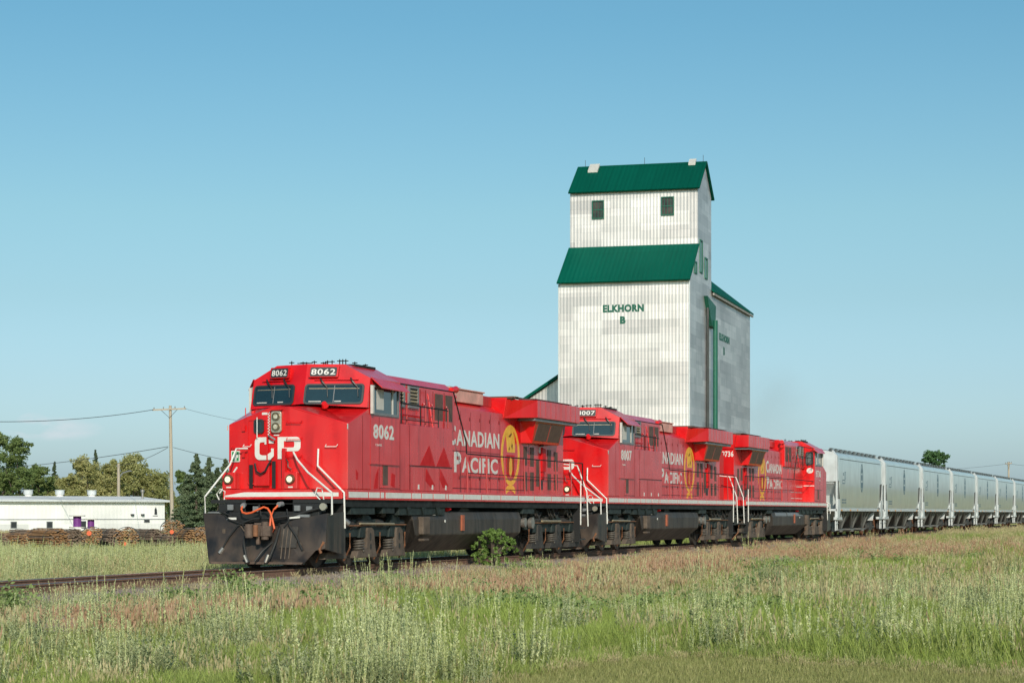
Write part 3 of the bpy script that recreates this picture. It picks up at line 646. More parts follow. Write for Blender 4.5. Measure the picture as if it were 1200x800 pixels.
    for s in ((-1,) if flip else (-1, 1)):
        mp = lambda u, z, o, s=s: (s*(1.54+o), u, z)
        sm = MB()
        for u in (4.15, 5.2, 6.25): sm.plate([(u, 1.86), (u+.02, 1.86), (u+.02, 2.45), (u, 2.45)], mp, .001, .003)
        sm.plate([(4.1, 2.46), (7.2, 2.46), (7.2, 2.485), (4.1, 2.485)], mp, .001, .02); sm.plate([(4.1, 1.86), (4.12, 1.86), (4.12, 3.48), (4.1, 3.48)], mp, .001, .003)
        P(sm, 'panel_seam', 'seam', bx)
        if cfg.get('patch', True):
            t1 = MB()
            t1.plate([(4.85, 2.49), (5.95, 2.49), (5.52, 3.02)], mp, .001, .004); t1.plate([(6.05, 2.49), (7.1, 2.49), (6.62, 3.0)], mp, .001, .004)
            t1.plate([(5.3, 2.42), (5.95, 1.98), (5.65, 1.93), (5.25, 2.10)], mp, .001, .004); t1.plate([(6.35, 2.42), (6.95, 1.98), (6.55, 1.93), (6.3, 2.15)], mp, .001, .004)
            P(t1, 'matte_red_patch', 'redmatte', bx)  # deeper, matte red triangles on the case side
        wm = MB()
        for u in (4.7, 5.7, 6.7): wm.plate([(u, 1.88), (u+.1, 1.88), (u+.1, 2.0), (u, 2.0)], mp, .001, .006)
        P(wm, 'white_mark', 'white', bx)
    # ---- set back upper cab-rear hood with louvres
    up = P(MB().prism([(-1.08, 3.505), (1.08, 3.505), (1.08, 4.55), (.8, 4.78), (-.8, 4.78), (-1.08, 4.55)], 1, 3.455, 8.7).box(-.97, .97, 7.3, 8.7, 1.835, 3.50), 'engine_cowl', red, bevel=.012)
    for s in (-1, 1):
        for u in (4.15, 5.15):
            mp = lambda a, z, o, s=s: (s*(1.08+o), a, z)
            lv = P(MB().ring([(u, 3.98), (u+.72, 3.98), (u+.72, 4.62-.07), (u, 4.62-.07)], [(u+.08, 4.05), (u+.64, 4.05), (u+.64, 4.49), (u+.08, 4.49)], mp, .05), 'louvre_frame', 'greysteel', up)
            P(MB().plate([(u+.07, 4.04), (u+.65, 4.04), (u+.65, 4.5), (u+.07, 4.5)], mp, .001, .006), 'louvre_back', 'black', lv)
            sl_ = MB()
            for k in range(5): sl_.loft([mp(u+.08, 4.07+.088*k, .006), mp(u+.64, 4.07+.088*k, .006), mp(u+.64, 4.10+.088*k, .006), mp(u+.08, 4.10+.088*k, .006)], [mp(u+.08, 4.045+.088*k, .045), mp(u+.64, 4.045+.088*k, .045), mp(u+.64, 4.065+.088*k, .045), mp(u+.08, 4.065+.088*k, .045)])
            P(sl_, 'louvre_blade', 'louvre', lv)
        mp = lambda a, z, o, s=s: (s*(1.08+o), a, z)
        P(MB().plate([(7.15, 3.75), (7.75, 3.75), (7.75, 4.45), (7.15, 4.45)], mp, .002, .012).plate([(7.95, 3.75), (8.5, 3.75), (8.5, 4.45), (7.95, 4.45)], mp, .002, .012), 'air_inlet', 'grille', up)
        sm = MB()
        for u in (4.02, 6.05, 6.45, 7.0, 7.85): sm.plate([(u, 3.52), (u+.03, 3.52), (u+.03, 4.5), (u, 4.5)], mp, .001, .004)
        P(sm, 'panel_seam', 'seam', up)
    pp = MB()
    for s in (-1, 1):
        for u in (4.95, 6.3, 6.9, 8.0): pp.tube([(s*1.14, u, 3.52), (s*1.14, u, 4.05), (s*1.09, u, 4.15)], .02)
        pp.tube([(s*1.14, 4.0, 3.8), (s*1.14, 6.2, 3.78)], .02)
    P(pp, 'pipe', dirty, up)
    P(MB().cyl((1.0, 8.62, 4.62), (1.0, 9.0, 4.66), .075, 12, .10).cyl((.98, 8.72, 4.45), (.98, 8.95, 4.45), .07, 12), 'horn', red, up, smooth=True)
    # ---- engine hood
    hood = P(MB().prism([(-.95, 1.835), (.95, 1.835), (.95, 4.18), (.62, 4.37), (-.62, 4.37), (-.95, 4.18)], 1, 8.704, 19.2), 'engine_hood', red, bevel=.012)
    for s in (-1, 1):
        mp = lambda a, z, o, s=s: (s*(.95+o), a, z)
        sm = MB()
        for u in (9.5, 10.35, 11.2, 12.05, 12.9, 14.85, 15.6): sm.plate([(u, 1.86), (u+.018, 1.86), (u+.018, 4.1), (u, 4.1)], mp, .001, .003)
        sm.plate([(8.8, 1.95), (15.5, 1.95), (15.5, 1.97), (8.8, 1.97)], mp, .001, .012); sm.plate([(8.8, 2.98), (12.9, 2.98), (12.9, 2.995), (8.8, 2.995)], mp, .001, .01)
        P(sm, 'panel_seam', 'seam', hood)
        hn = MB()
        for u in (9.4, 10.25, 11.1, 11.95, 12.8):
            for z in (2.2, 2.75, 3.85): hn.plate([(u, z), (u+.05, z), (u+.03, z+.10), (u, z+.10)], mp, .001, .008)
        P(hn, 'door_latch', 'seam', hood)
        vt = MB()
        for (u, z0, z1) in ((15.1, 2.72, 3.28), (15.75, 2.70, 3.28), (15.1, 1.98, 2.52), (15.75, 1.96, 2.52), (16.35, 2.1, 2.9), (17.5, 2.7, 3.25), (18.2, 2.6, 3.2), (17.5, 2.0, 2.5), (18.2, 2.0, 2.5)):
            vt.plate([(u, z0), (u+.36, z0), (u+.36, z1), (u, z1)], mp, .002, .012)
        P(vt, 'door_vent', 'grille', hood)
        P(MB().plate([(16.8, 2.55), (17.15, 2.55), (17.15, 3.25), (16.8, 3.3)], mp, .002, .07).plate([(16.85, 2.3), (17.05, 2.3), (17.05, 2.55), (16.85, 2.55)], mp, .002, .05), 'fire_box', 'redmatte', hood)
        P(MB().plate([(16.72, 3.33), (17.0, 3.33), (17.0, 3.38), (16.72, 3.38)], mp, .002, .05).plate([(16.7, 2.0), (17.0, 2.0), (17.0, 2.28), (16.7, 2.28)], mp, .002, .02), 'latch_box', 'black', hood)
        P(MB().plate([(16.62, 3.12), (16.85, 3.12), (16.85, 3.3), (16.62, 3.3)], mp, .002, .01), 'white_mark', 'white', hood)
    # stack housing
    P(MB().prism([(-.72, 4.374), (.72, 4.374), (.72, 4.72), (-.72, 4.72)], 1, 9.3, 12.1).box(-.76, .76, 9.2, 12.16, 4.722, 4.76), 'exhaust_housing', 'pinkfaded' if idx < 2 else red, hood, bevel=.02)
    P(MB().box(-.35, .35, 10.3, 11.2, 4.762, 4.84), 'exhaust_stack', 'rust', hood)
    # ---- radiator section with wings
    rad = P(MB().prism([(-.95, 4.05), (.95, 4.05), (1.04, 4.66), (-1.04, 4.66)], 1, 13.26, 19.25), 'radiator_cab', red)
    wing = MB()
    wing.loft([(.96, 13.2, 4.05), (1.05, 13.2, 4.60), (-1.05, 13.2, 4.60), (-.96, 13.2, 4.05)], [(1.56, 14.6, 4.12), (1.56, 14.6, 4.64), (-1.56, 14.6, 4.64), (-1.56, 14.6, 4.12)])
    wing.box(-1.56, 1.56, 14.61, 19.02, 4.12, 4.64)
    wing = P(wing, 'radiator_wing', red, bevel=.012)
    rb = MB()
    for k in range(8):
        for s in (-1, 1): x0, x1 = sorted((s*1.5605, s*1.565)); rb.box(x0, x1, 14.9+.52*k, 14.93+.52*k, 4.15, 4.62)
    P(rb, 'wing_rib', red, wing)
    P(MB().box(-1.2, 1.2, 13.3, 18.98, 4.642, 4.70).box(-1.3, 1.3, 15.2, 19.0, 4.702, 4.725), 'radiator_screen', 'grille', wing)
    P(MB().box(-1.5, 1.5, 14.55, 18.9, 4.03, 4.117), 'wing_underside', 'greysteel', wing)
    if idx == 0: P(MB().box(1.0, 1.2, 13.6, 13.9, 4.62, 4.72), 'roof_lamp', 'lampglass', wing)
    P(MB().box(-.6, .6, 12.3, 13.19, 4.374, 4.68), 'roof_duct', dirty, hood, bevel=.02)
    for s in (-1, 1):                                                # slanted intake grilles under the wing
        gr = MB().loft([(s*.952, 14.85, 3.38), (s*.952, 17.7, 3.38), (s*.952, 17.7, 4.03), (s*.952, 14.75, 4.03)], [(s*1.26, 15.0, 3.38), (s*1.26, 17.7, 3.38), (s*1.44, 17.7, 4.028), (s*1.44, 14.8, 4.028)])
        gr = P(gr, 'intake_housing', red, hood)
        def gm(u, q, o, s=s): return (s*(1.26+.18*q+o), u, 3.42+.6*q)
        for a, b in ((15.1, 16.3), (16.4, 17.6)): P(MB().plate([(a, .07), (b, .07), (b, .93), (a, .93)], gm, .002, .02), 'intake_grille', 'grille', gr)
    # hood end
    P(MB().box(-.5, .5, 19.205, 19.24, 1.9, 3.9), 'end_door', dirty, hood)
    if flip:
        fm = lambda v, z, o: (v, LEN-19.2-o, z)
        text(number, M['white'], hood, fm, .42, .93, 3.70, 3.95, name='number_lettering', bold=.03)
    # ---- writing on the hood
    hm = side(.95)
    ca, cb_ = cfg['word']
    for (a0, a1, z, big, s1, s2) in ((ca, cb_, 3.14, .56, 'C', 'ANADIAN'), (ca+(.95 if idx == 1 else .45), cb_-.15, 2.40, .56, 'P', 'ACIFIC')):
        w1 = (a1-a0)*(.135 if s1 == 'C' else .155)
        if flip: b0, b1 = LEN-a1, LEN-a0
        else: b0, b1 = a0, a1
        text(s1, M['white'], hood, hm, b0, b0+w1, z, z+big, bold=.035); text(s2, M['white'], hood, hm, b0+w1+.06, b1, z, z+.44, bold=.028)
    # ---- golden crest
    cu, cz = cfg['crest']
    if flip: cu = LEN-cu
    def cm_(a, z, o): return (.95+o, cu+a, cz+z)
    cr = MB(); N = 36
    el_ = lambda ra, rz, dz=0: [(ra*math.cos(2*math.pi*i/N), dz+rz*math.sin(2*math.pi*i/N)) for i in range(N)]
    cr.ring(el_(.86, .90, .03), el_(.70, .76, .03), cm_, .005)
    cr = cr.build('crest', M['gold'], hood, xf=False)
    XFs = XF[0]; XF[0] = None
    be = MB(); be.plate([(-.30, .12), (-.36, .40), (-.44, .62), (-.30, .80), (-.05, .86), (.18, .78), (.36, .60), (.42, .30), (.40, .12)], cm_, .001, .0065)
    be.build('crest_animal', M['gold'], cr)
    MB().plate([(-.22, .58), (.05, .70), (.12, .66), (-.05, .56)], cm_, .007, .0085).plate([(.05, .30), (.16, .20), (.20, .34), (.12, .40)], cm_, .007, .0085).plate([(-.2, .2), (-.1, .3), (-.08, .18)], cm_, .007, .0085).build('crest_ink', M['goldbrown'], cr)
    MB().plate([(-.34, -.60), (.34, -.60), (.38, .04), (-.38, .04)], cm_, .001, .0045).build('crest_shield', M['redmatte'], cr)
    MB().plate([(-.12, -.5), (.02, -.62), (.16, -.4), (.14, -.1), (-.02, 0), (-.12, -.2)], cm_, .005, .0068).build('crest_figure', M['gold'], cr)
    MB().plate([(-.30, -.45), (-.22, -.5), (-.18, -.05), (-.28, -.02)], cm_, .005, .0068).plate([(.24, -.45), (.30, -.4), (.30, -.02), (.2, -.05)], cm_, .005, .0068).build('crest_bands', M['goldbrown'], cr)
    MB().plate([(-.46, -.98), (-.30, -.88), (0, -.84), (.30, -.88), (.46, -.98), (.42, -1.16), (.30, -1.06), (0, -1.0), (-.30, -1.06), (-.42, -1.16)], cm_, .001, .0065).build('crest_scroll', M['gold'], cr)
    XF[0] = XFs
    # ---- handrails
    hr = MB()
    for s in (-1, 1):
        x = s*1.50
        hr.tube([(x, 3.6, 4.50), (x, 7.45, 4.50), (x, 8.45, 3.20), (x, 8.5, 2.88), (x, 19.5, 2.86), (x, 19.55, 1.84)], .02)
        hr.tube([(x, 3.6, 4.02), (x, 7.0, 3.98)], .018)
        hr.tube([(x, 8.5, 2.36), (x, 19.5, 2.34)], .012)
        for u in (3.65, 5.0, 6.3): hr.tube([(x, u, 3.50), (x, u, 4.50 if u == 3.65 else 4.02)], .016)
        hr.tube([(x, 3.65, 3.62), (x, 6.3, 3.62)], .013)
    P(hr, 'handrail', 'chassis', root, smooth=True)
    so_ = MB()
    for s in (-1, 1):
        for u in (8.5, 10.1, 11.68, 13.5, 15.0, 16.6, 18.2): so_.tube([(s*1.55, u, 1.7), (s*1.53, u, 1.84), (s*1.50, u, 2.87)], .021)
    P(so_, 'handrail_post', dirty, root, smooth=True)
    for s in (-1, 1):
        P(MB().tube([(s*1.35, 6.3, 3.50), (s*1.2, 6.3, 4.4)], .02), 'post', red)
    # ---- porches, steps, white stair rails (both ends)
    def end(fl, frontend):
        q = XF[0]
        if fl: XF[0] = (lambda x, y, z, q=q: (q or (lambda a, b, c: (a, b, c)))(x, 19.05-y, z))
        P(MB().box(-1.50, 1.50, -.90, -.02, 1.50, 1.585), 'porch', 'black')
        sw = MB()
        for s in (-1, 1):
            x0, x1 = sorted((s*1.05, s*1.5))
            for k in range(3): sw.box(x0, x1, -.80+.0*k, -.10, .42+.36*k, .46+.36*k)
            xa, xb = sorted((s*1.02, s*1.05)); sw.box(xa, xb, -.88, -.02, .30, 1.5)
            xa, xb = sorted((s*1.05, s*1.54)); sw.box(xa, xb, -.06, -.02, .36, 1.5)
        P(sw, 'stairwell', 'black')
        rl = MB()
        if frontend:
            rl.tube([(.26, -.12, 2.70), (.42, -.25, 2.52), (.80, -.5, 2.22), (1.57, -.88, 1.74), (1.58, -.90, 1.24), (1.50, -.90, 1.20)], .024, 8)
            rl.tube([(.87, -.06, 2.78), (.88, -.12, 2.38), (1.55, -.12, 1.75), (1.57, -.12, .92), (1.50, -.12, .88)], .024, 8)
            rl.tube([(-.95, -.06, 2.80), (-1.22, -.12, 2.80), (-1.30, -.3, 2.42), (-1.66, -.88, 1.66), (-1.66, -.88, 1.26)], .022, 8)
            rl.tube([(-1.20, -.12, 2.36), (-1.66, -.12, 1.74), (-1.66, -.12, 1.30)], .022, 8)
            rl.tube([(-1.40, -.55, 1.45), (-1.50, -.6, 1.72), (-1.40, -.62, 1.84), (-1.28, -.6, 1.78), (-1.30, -.6, 1.60), (-1.42, -.55, 1.45)], .015)
            rl.tube([(1.02, -.6, 1.70), (1.08, -.6, 1.86), (1.2, -.6, 1.84), (1.24, -.6, 1.62), (1.26, -.6, 1.48), (1.05, -.6, 1.68)], .015)
        else:
            for s in (-1, 1):
                rl.tube([(s*.75, -.85, 2.85), (s*1.2, -.88, 2.80), (s*1.52, -.88, 1.95), (s*1.56, -.88, .85)], .022, 8)
                rl.tube([(s*1.56, -.06, 2.3), (s*1.56, -.05, .9)], .022, 8)
        P(rl, 'stair_rail', 'white', root, smooth=True)
        # plough and coupler
        if frontend:
            A = [(-1.62, 1.27), (-1.20, 1.27), (-.62, .98), (.34, .98), (.8, 1.14), (1.54, 1.27), (1.54, .46), (1.32, .42), (1.08, .10), (-1.30, .10)]
            pw = MB().plate(A, lambda v, z, o: (v, -1.02-.10*(1-min(1, abs(v)/1.6))-.24*(1.27-z)**2-o, z), 0, .035)
            pw = P(pw, 'snow_plough', 'plow', bevel=0)
            P(MB().plate([(-1.22, .10), (1.06, .10), (1.10, .15), (-1.24, .15)], lambda v, z, o: (v, -1.40-.10*(1-min(1, abs(v)/1.6))-o, z), 0, .02), 'plough_edge', 'couplersteel', pw)
            P(MB().loft([(-1.62, -.98, 1.26), (-1.62, -.2, 1.26), (-1.50, -.2, .2), (-1.30, -1.05, .12)], [(-1.59, -.98, 1.26), (-1.59, -.2, 1.26), (-1.47, -.2, .2), (-1.27, -1.05, .12)]), 'plough_wing', 'plow', pw)
            P(MB().loft([(1.545, -1.05, 1.26), (1.56, -.1, 1.30), (1.56, -.1, .30), (1.545, -1.15, .44)], [(1.50, -1.05, 1.26), (1.50, -.1, 1.30), (1.50, -.1, .30), (1.50, -1.15, .44)]), 'plough_wing', 'plow', pw)
            tr = MB()
            tr.box(-1.48, -1.10, -1.10, -.95, 1.272, 1.30); tr.box(.62, 1.1, -1.1, -1.04, 1.18, 1.24)
            P(tr, 'tread_plate', 'greysteel', pw)
            P(MB().plate([(-.98, 1.12), (-.74, 1.12), (-.74, 1.17), (-.98, 1.17)], front(-1.10), 0, .02).plate([(.62, 1.14), (.88, 1.16), (.88, 1.20), (.62, 1.18)], front(-1.12), 0, .02), 'white_label', 'white', pw)
            st_ = MB()
            for x in (.50, .60, .70): st_.tube([(x, -1.17, .92), (x, -1.26, .62), (x, -1.36, .22)], .014)
            st_.tube([(.92, -1.2, .62), (1.0, -1.28, .42)], .012); st_.box(-1.06, -.98, -1.2, -1.14, .5, .9)
            P(st_, 'hanging_chain', 'truckbrown', pw)
            P(MB().plate([(.44, .48), (.86, .48), (.86, .96), (.44, .96)], lambda v, z, o: (v, -1.125-.24*(1.27-z)**2-o, z), 0, .02).plate([(-1.10, .48), (-.70, .48), (-.74, .92), (-1.06, .92)], lambda v, z, o: (v, -1.09-.24*(1.27-z)**2-o, z), 0, .02), 'step_pocket', 'truckgrey', pw)
            P(MB().cyl((1.40, -.95, 1.42), (1.40, -1.02, 1.42), .085, 14), 'round_light', 'lampring', root, smooth=True)
            P(MB().tube([(1.44, -1.1, .62), (1.50, -1.2, .60), (1.42, -1.25, .44), (1.44, -1.22, .36)], .035), 'rusty_strap', 'rust', pw)
            P(MB().box(-1.0, 1.28, -.95, -.80, 1.05, 1.30).box(-1.3, 1.3, -.90, -.6, 1.30, 1.49), 'buffer_beam', 'black', root, bevel=.01)
            xb = MB()
            for x, z in ((-.95, 1.40), (-.3, 1.36), (.75, 1.38), (1.05, 1.36)): xb.box(x-.07, x+.07, -1.02, -.951, z-.06, z+.07)
            P(xb, 'valve_box', 'greysteel', root, bevel=.01)
            P(MB().tube([(-1.25, -1.0, 1.34), (-.9, -1.16, 1.12), (-.55, -1.2, 1.02), (-.5, -1.15, .9)], .02, 8).tube([(.5, -1.02, 1.36), (.62, -1.18, 1.1), (.52, -1.22, .95)], .02, 8).tube([(-.15, -1.12, 1.46), (-.05, -1.25, 1.2), (-.1, -1.2, 1.05)], .02, 8).tube([(-1.45, -.98, 1.31), (-1.1, -1.12, 1.30), (-.85, -1.14, 1.2)], .018, 8), 'jumper_cable', 'rubber', root, smooth=True)
            P(MB().tube([(-.62, -1.14, .98), (-.40, -1.30, .80), (-.45, -1.3, .66)], .018, 6), 'uncoupling_lever', 'truckbrown', root)
        cp = MB()
        cp.box(-.13, .13, -1.32, -.6, .76, .98)
        cp.prism([(-.30, -1.25), (-.10, -1.22), (.10, -1.25), (.30, -1.36), (.32, -1.52), (.20, -1.64), (.10, -1.62), (.14, -1.50), (.02, -1.42), (-.12, -1.44), (-.14, -1.62), (-.30, -1.60)], 2, .74, .98)
        cp.cyl((.18, -1.52, .66), (.18, -1.52, 1.08), .085, 12).cyl((-.20, -1.55, .70), (-.20, -1.55, 1.02), .10, 10)
        cp.box(-.24, .20, -1.22, -1.14, .68, .74).box(-.24, .20, -1.22, -1.14, .98, 1.05).box(-.06, .02, -1.5, -1.4, .55, .74)
        P(cp, 'coupler', 'couplersteel', root, bevel=.015)
        P(MB().cyl((-.02, -1.60, .74), (-.02, -1.60, 1.0), .06, 10), 'knuckle_face', 'rust', root, smooth=True)
        if frontend:
            hs = MB()
            hs.tube([(-.62, -1.0, 1.46), (-.61, -1.12, 1.36), (-.55, -1.18, 1.29), (-.44, -1.2, 1.26), (-.30, -1.22, 1.28), (-.12, -1.22, 1.36), (0, -1.2, 1.41), (.10, -1.2, 1.38), (.19, -1.24, 1.28), (.25, -1.26, 1.10), (.30, -1.27, .92), (.27, -1.27, .84), (.21, -1.27, .86), (.18, -1.25, .98), (.19, -1.22, 1.20), (.24, -1.15, 1.36), (.30, -1.05, 1.46)], .024, 8)
            P(hs, 'orange_hose', 'orange', root, smooth=True)
            P(MB().cyl((-.63, -.92, 1.46), (-.60, -1.06, 1.44), .06).cyl((.34, -.92, 1.48), (.32, -1.08, 1.47), .06), 'hose_socket', 'greysteel', root)
        ah = MB()
        for s in (-1, 1):
            ah.tube([(s*.30, -1.0, 1.02), (s*.42, -1.25, .92), (s*.40, -1.42, .60), (s*.30, -1.5, .26), (s*.22, -1.52, .14)], .03, 8)
            ah.tube([(s*.50, -1.0, 1.05), (s*.66, -1.22, .98), (s*.86, -1.26, .72), (s*1.02, -1.3, .42)], .022, 8)
        ah.tube([(.30, -1.1, .7), (.1, -1.5, .4), (-.05, -1.58, .16)], .024, 8)
        ah.tube([(-1.2, -1.0, 1.2), (-.7, -1.08, 1.0), (-.3, -1.1, 1.14), (.2, -1.1, 1.15), (.7, -1.1, 1.22), (1.3, -1.0, 1.38)], .03, 8)
        P(ah, 'air_hose', 'rubber', root, smooth=True)
        fb = MB()
        fb.cyl((-.34, -1.52, .30), (-.26, -1.53, .14), .04, 8).cyl((.26, -1.5, .32), (.20, -1.53, .14), .04, 8).cyl((-.98, -1.3, .46), (-1.06, -1.34, .34), .05, 8)
        P(fb, 'hose_fitting', 'steel', root, smooth=True)
        XF[0] = q
    end(False, True); end(True, False)
    # ---- tank, under-sill gear
    tk = MB()
    tk.loft([(x, y, z) for x, y, z in ((-1.38, 4.55, 1.32), (1.38, 4.55, 1.32), (1.45, 4.62, 1.10), (1.45, 4.75, .70), (.95, 5.35, .26), (-.95, 5.35, .26), (-1.45, 4.75, .70), (-1.45, 4.62, 1.10))],
            [(x, y, z) for x, y, z in ((-1.38, 13.4, 1.32), (1.38, 13.4, 1.32), (1.45, 13.4, 1.10), (1.45, 13.3, .70), (.95, 13.1, .26), (-.95, 13.1, .26), (-1.45, 13.3, .70), (-1.45, 13.4, 1.10))])
    tk = P(tk, 'fuel_tank', 'tank', bevel=.03)
    for s in (-1, 1):
        P(MB().prism([(8.15, .80), (8.34, .80), (8.34, 1.22), (8.15, 1.22)], 0, *sorted((s*1.452, s*1.50))), 'fuel_gauge', 'orangedull', tk)
        P(MB().prism([(5.0, .72), (5.5, .72), (5.5, 1.18), (5.0, 1.18)], 0, *sorted((s*1.40, s*1.58))).prism([(5.05, .55), (5.45, .55), (5.45, .62), (5.05, .62)], 0, *sorted((s*1.40, s*1.58))), 'air_filter', 'truckbrown', tk, bevel=.03)
        P(MB().cyl((s*1.3, 7.3, 1.36), (s*1.46, 7.3, 1.42), .07), 'filler_cap', 'redmatte', tk, smooth=True)
        P(MB().prism([(7.0, 1.322), (7.6, 1.322), (7.3, 1.50)], 0, *sorted((s*1.1, s*1.35))).prism([(8.3, 1.322), (9.2, 1.322), (8.7, 1.52)], 0, *sorted((s*1.1, s*1.35))), 'tank_bracket', 'truckgrey', tk)
        P(MB().cyl((s*1.46, 6.9, 1.06), (s*1.475, 6.9, 1.06), .04, 8).box(*sorted((s*1.452, s*1.46)), 6.0, 6.2, 1.22, 1.26), 'white_mark', 'white', tk)
    gear = MB()
    for s in (-1, 1):
        x0, x1 = sorted((s*1.1, s*1.46))
        gear.box(x0, x1, .5, 2.0, 1.24, 1.42).box(x0, x1, 2.5, 3.3, 1.26, 1.42).box(x0, x1, 3.6, 6.9, 1.22, 1.42).box(x0, x1, 13.5, 14.6, 1.25, 1.42)
        for u in (4.2, 5.25, 6.3): gear.prism([(u-.14, 1.42), (u+.14, 1.42), (u, 1.20)], 0, *sorted((s*1.462, s*1.50)))
    P(gear, 'underfloor_cabinet', 'truckgreen', root, bevel=.01)
    eq = MB(); rr = random.Random(5+idx)
    for k in range(26):
        u = rr.choice([rr.uniform(0, 4.6), rr.uniform(13.6, 19)]); z = rr.uniform(.95, 1.35); r_ = rr.uniform(.05, .13); l = rr.uniform(.15, .6)
        eq.cyl((1.2, u, z), (1.2, u+l, z+rr.uniform(-.03, .03)), r_, 10)
    for k in range(8):
        u = rr.uniform(13.4, 19); eq.tube([(1.3, u, 1.45), (1.36, u+.1, 1.2), (1.3, u+.4, 1.1), (1.3, u+.7, 1.3)], .025)
    P(eq, 'piping', 'truckgrey', root, smooth=True)
    lk = MB(); lk.cyl((1.33, .35, 1.12), (1.42, .45, 1.02), .07, 10).cyl((1.3, 13.9, 1.0), (1.42, 13.9, 1.0), .14, 12).cyl((1.3, 14.6, .98), (1.42, 14.6, .98), .17, 12)
    P(lk, 'gauge', 'steel', root, smooth=True)
    P(MB().tube([(1.36, 1.3, 1.02), (1.36, 3.5, 1.0)], .03).tube([(1.38, 15.6, 1.03), (1.38, 17.5, 1.02)], .035), 'brake_rod', 'louvre', root)
    truck(root, 1.8, 'truckbrown'); truck(root, 17.2, 'truckbrown' if idx else 'truckgrey')
    if cfg.get('tanks'):
        P(MB().cyl((1.2, 6.0, 1.15), (1.2, 9.8, 1.15), .24, 20).cyl((1.2, 10.0, 1.15), (1.2, 12.6, 1.15), .24, 20), 'air_reservoir', 'greysteel', root, smooth=True)
        # rear wall of the wide cab is seen from behind: window, round mark, steps of white tape
        rm = lambda v, z, o: (v, LEN-3.45-o, z)
        XFs = XF[0]; XF[0] = None
        w_ = MB().ring(rrect(1.10, 1.50, 3.68, 4.34, .1), rrect(1.15, 1.45, 3.74, 4.28, .08), rm, .03).build('rear_window_frame', M['gasket'], cab)
        MB().plate(rrect(1.14, 1.46, 3.73, 4.29, .08), rm, .0, .012).build('rear_window', M['glasspale'], w_)
        MB().plate([(1.32+.17*math.cos(i*.35), 3.40+.14*math.sin(i*.35)) for i in range(18)], rm, .002, .006).build('round_mark', M['white'], cab)
        XF[0] = XFs
        tp = MB()
        for (u0_, u1_, z) in ((3.7, 5.3, 2.55), (3.75, 6.6, 2.28), (3.75, 6.6, 1.98)): tp.prism([(u0_, z), (u1_, z), (u1_, z+.03), (u0_, z+.03)], 0, .982, .988)
        tp.prism([(1.0, 2.62), (1.54, 2.62), (1.54, 2.66), (1.0, 2.66)], 1, 3.452, 3.458)
        P(tp, 'white_tape', 'white', bx)
        P(MB().tube([(1.50, 3.5, 2.86), (1.50, 8.5, 2.88)], .02), 'handrail', 'chassis', root)
    XF[0] = None
    return root

loco(0, 0, '8062', False, 'front red locomotive with number 8062 leading the train, black snow plough at its nose', dict(word=(8.55, 12.85), crest=(13.88, 2.95)))
loco(1, 22.26, '8007', False, 'second red locomotive with number 8007 coupled behind the leading one', dict(word=(8.4, 12.8), crest=(13.88, 2.95), patch=False, red='red'))
loco(2, 44.3, '9736', True, 'third red locomotive with number 9736 facing backwards against the grey hopper cars', dict(word=(8.2, 12.4), crest=(13.3, 2.95), patch=False, tanks=True))

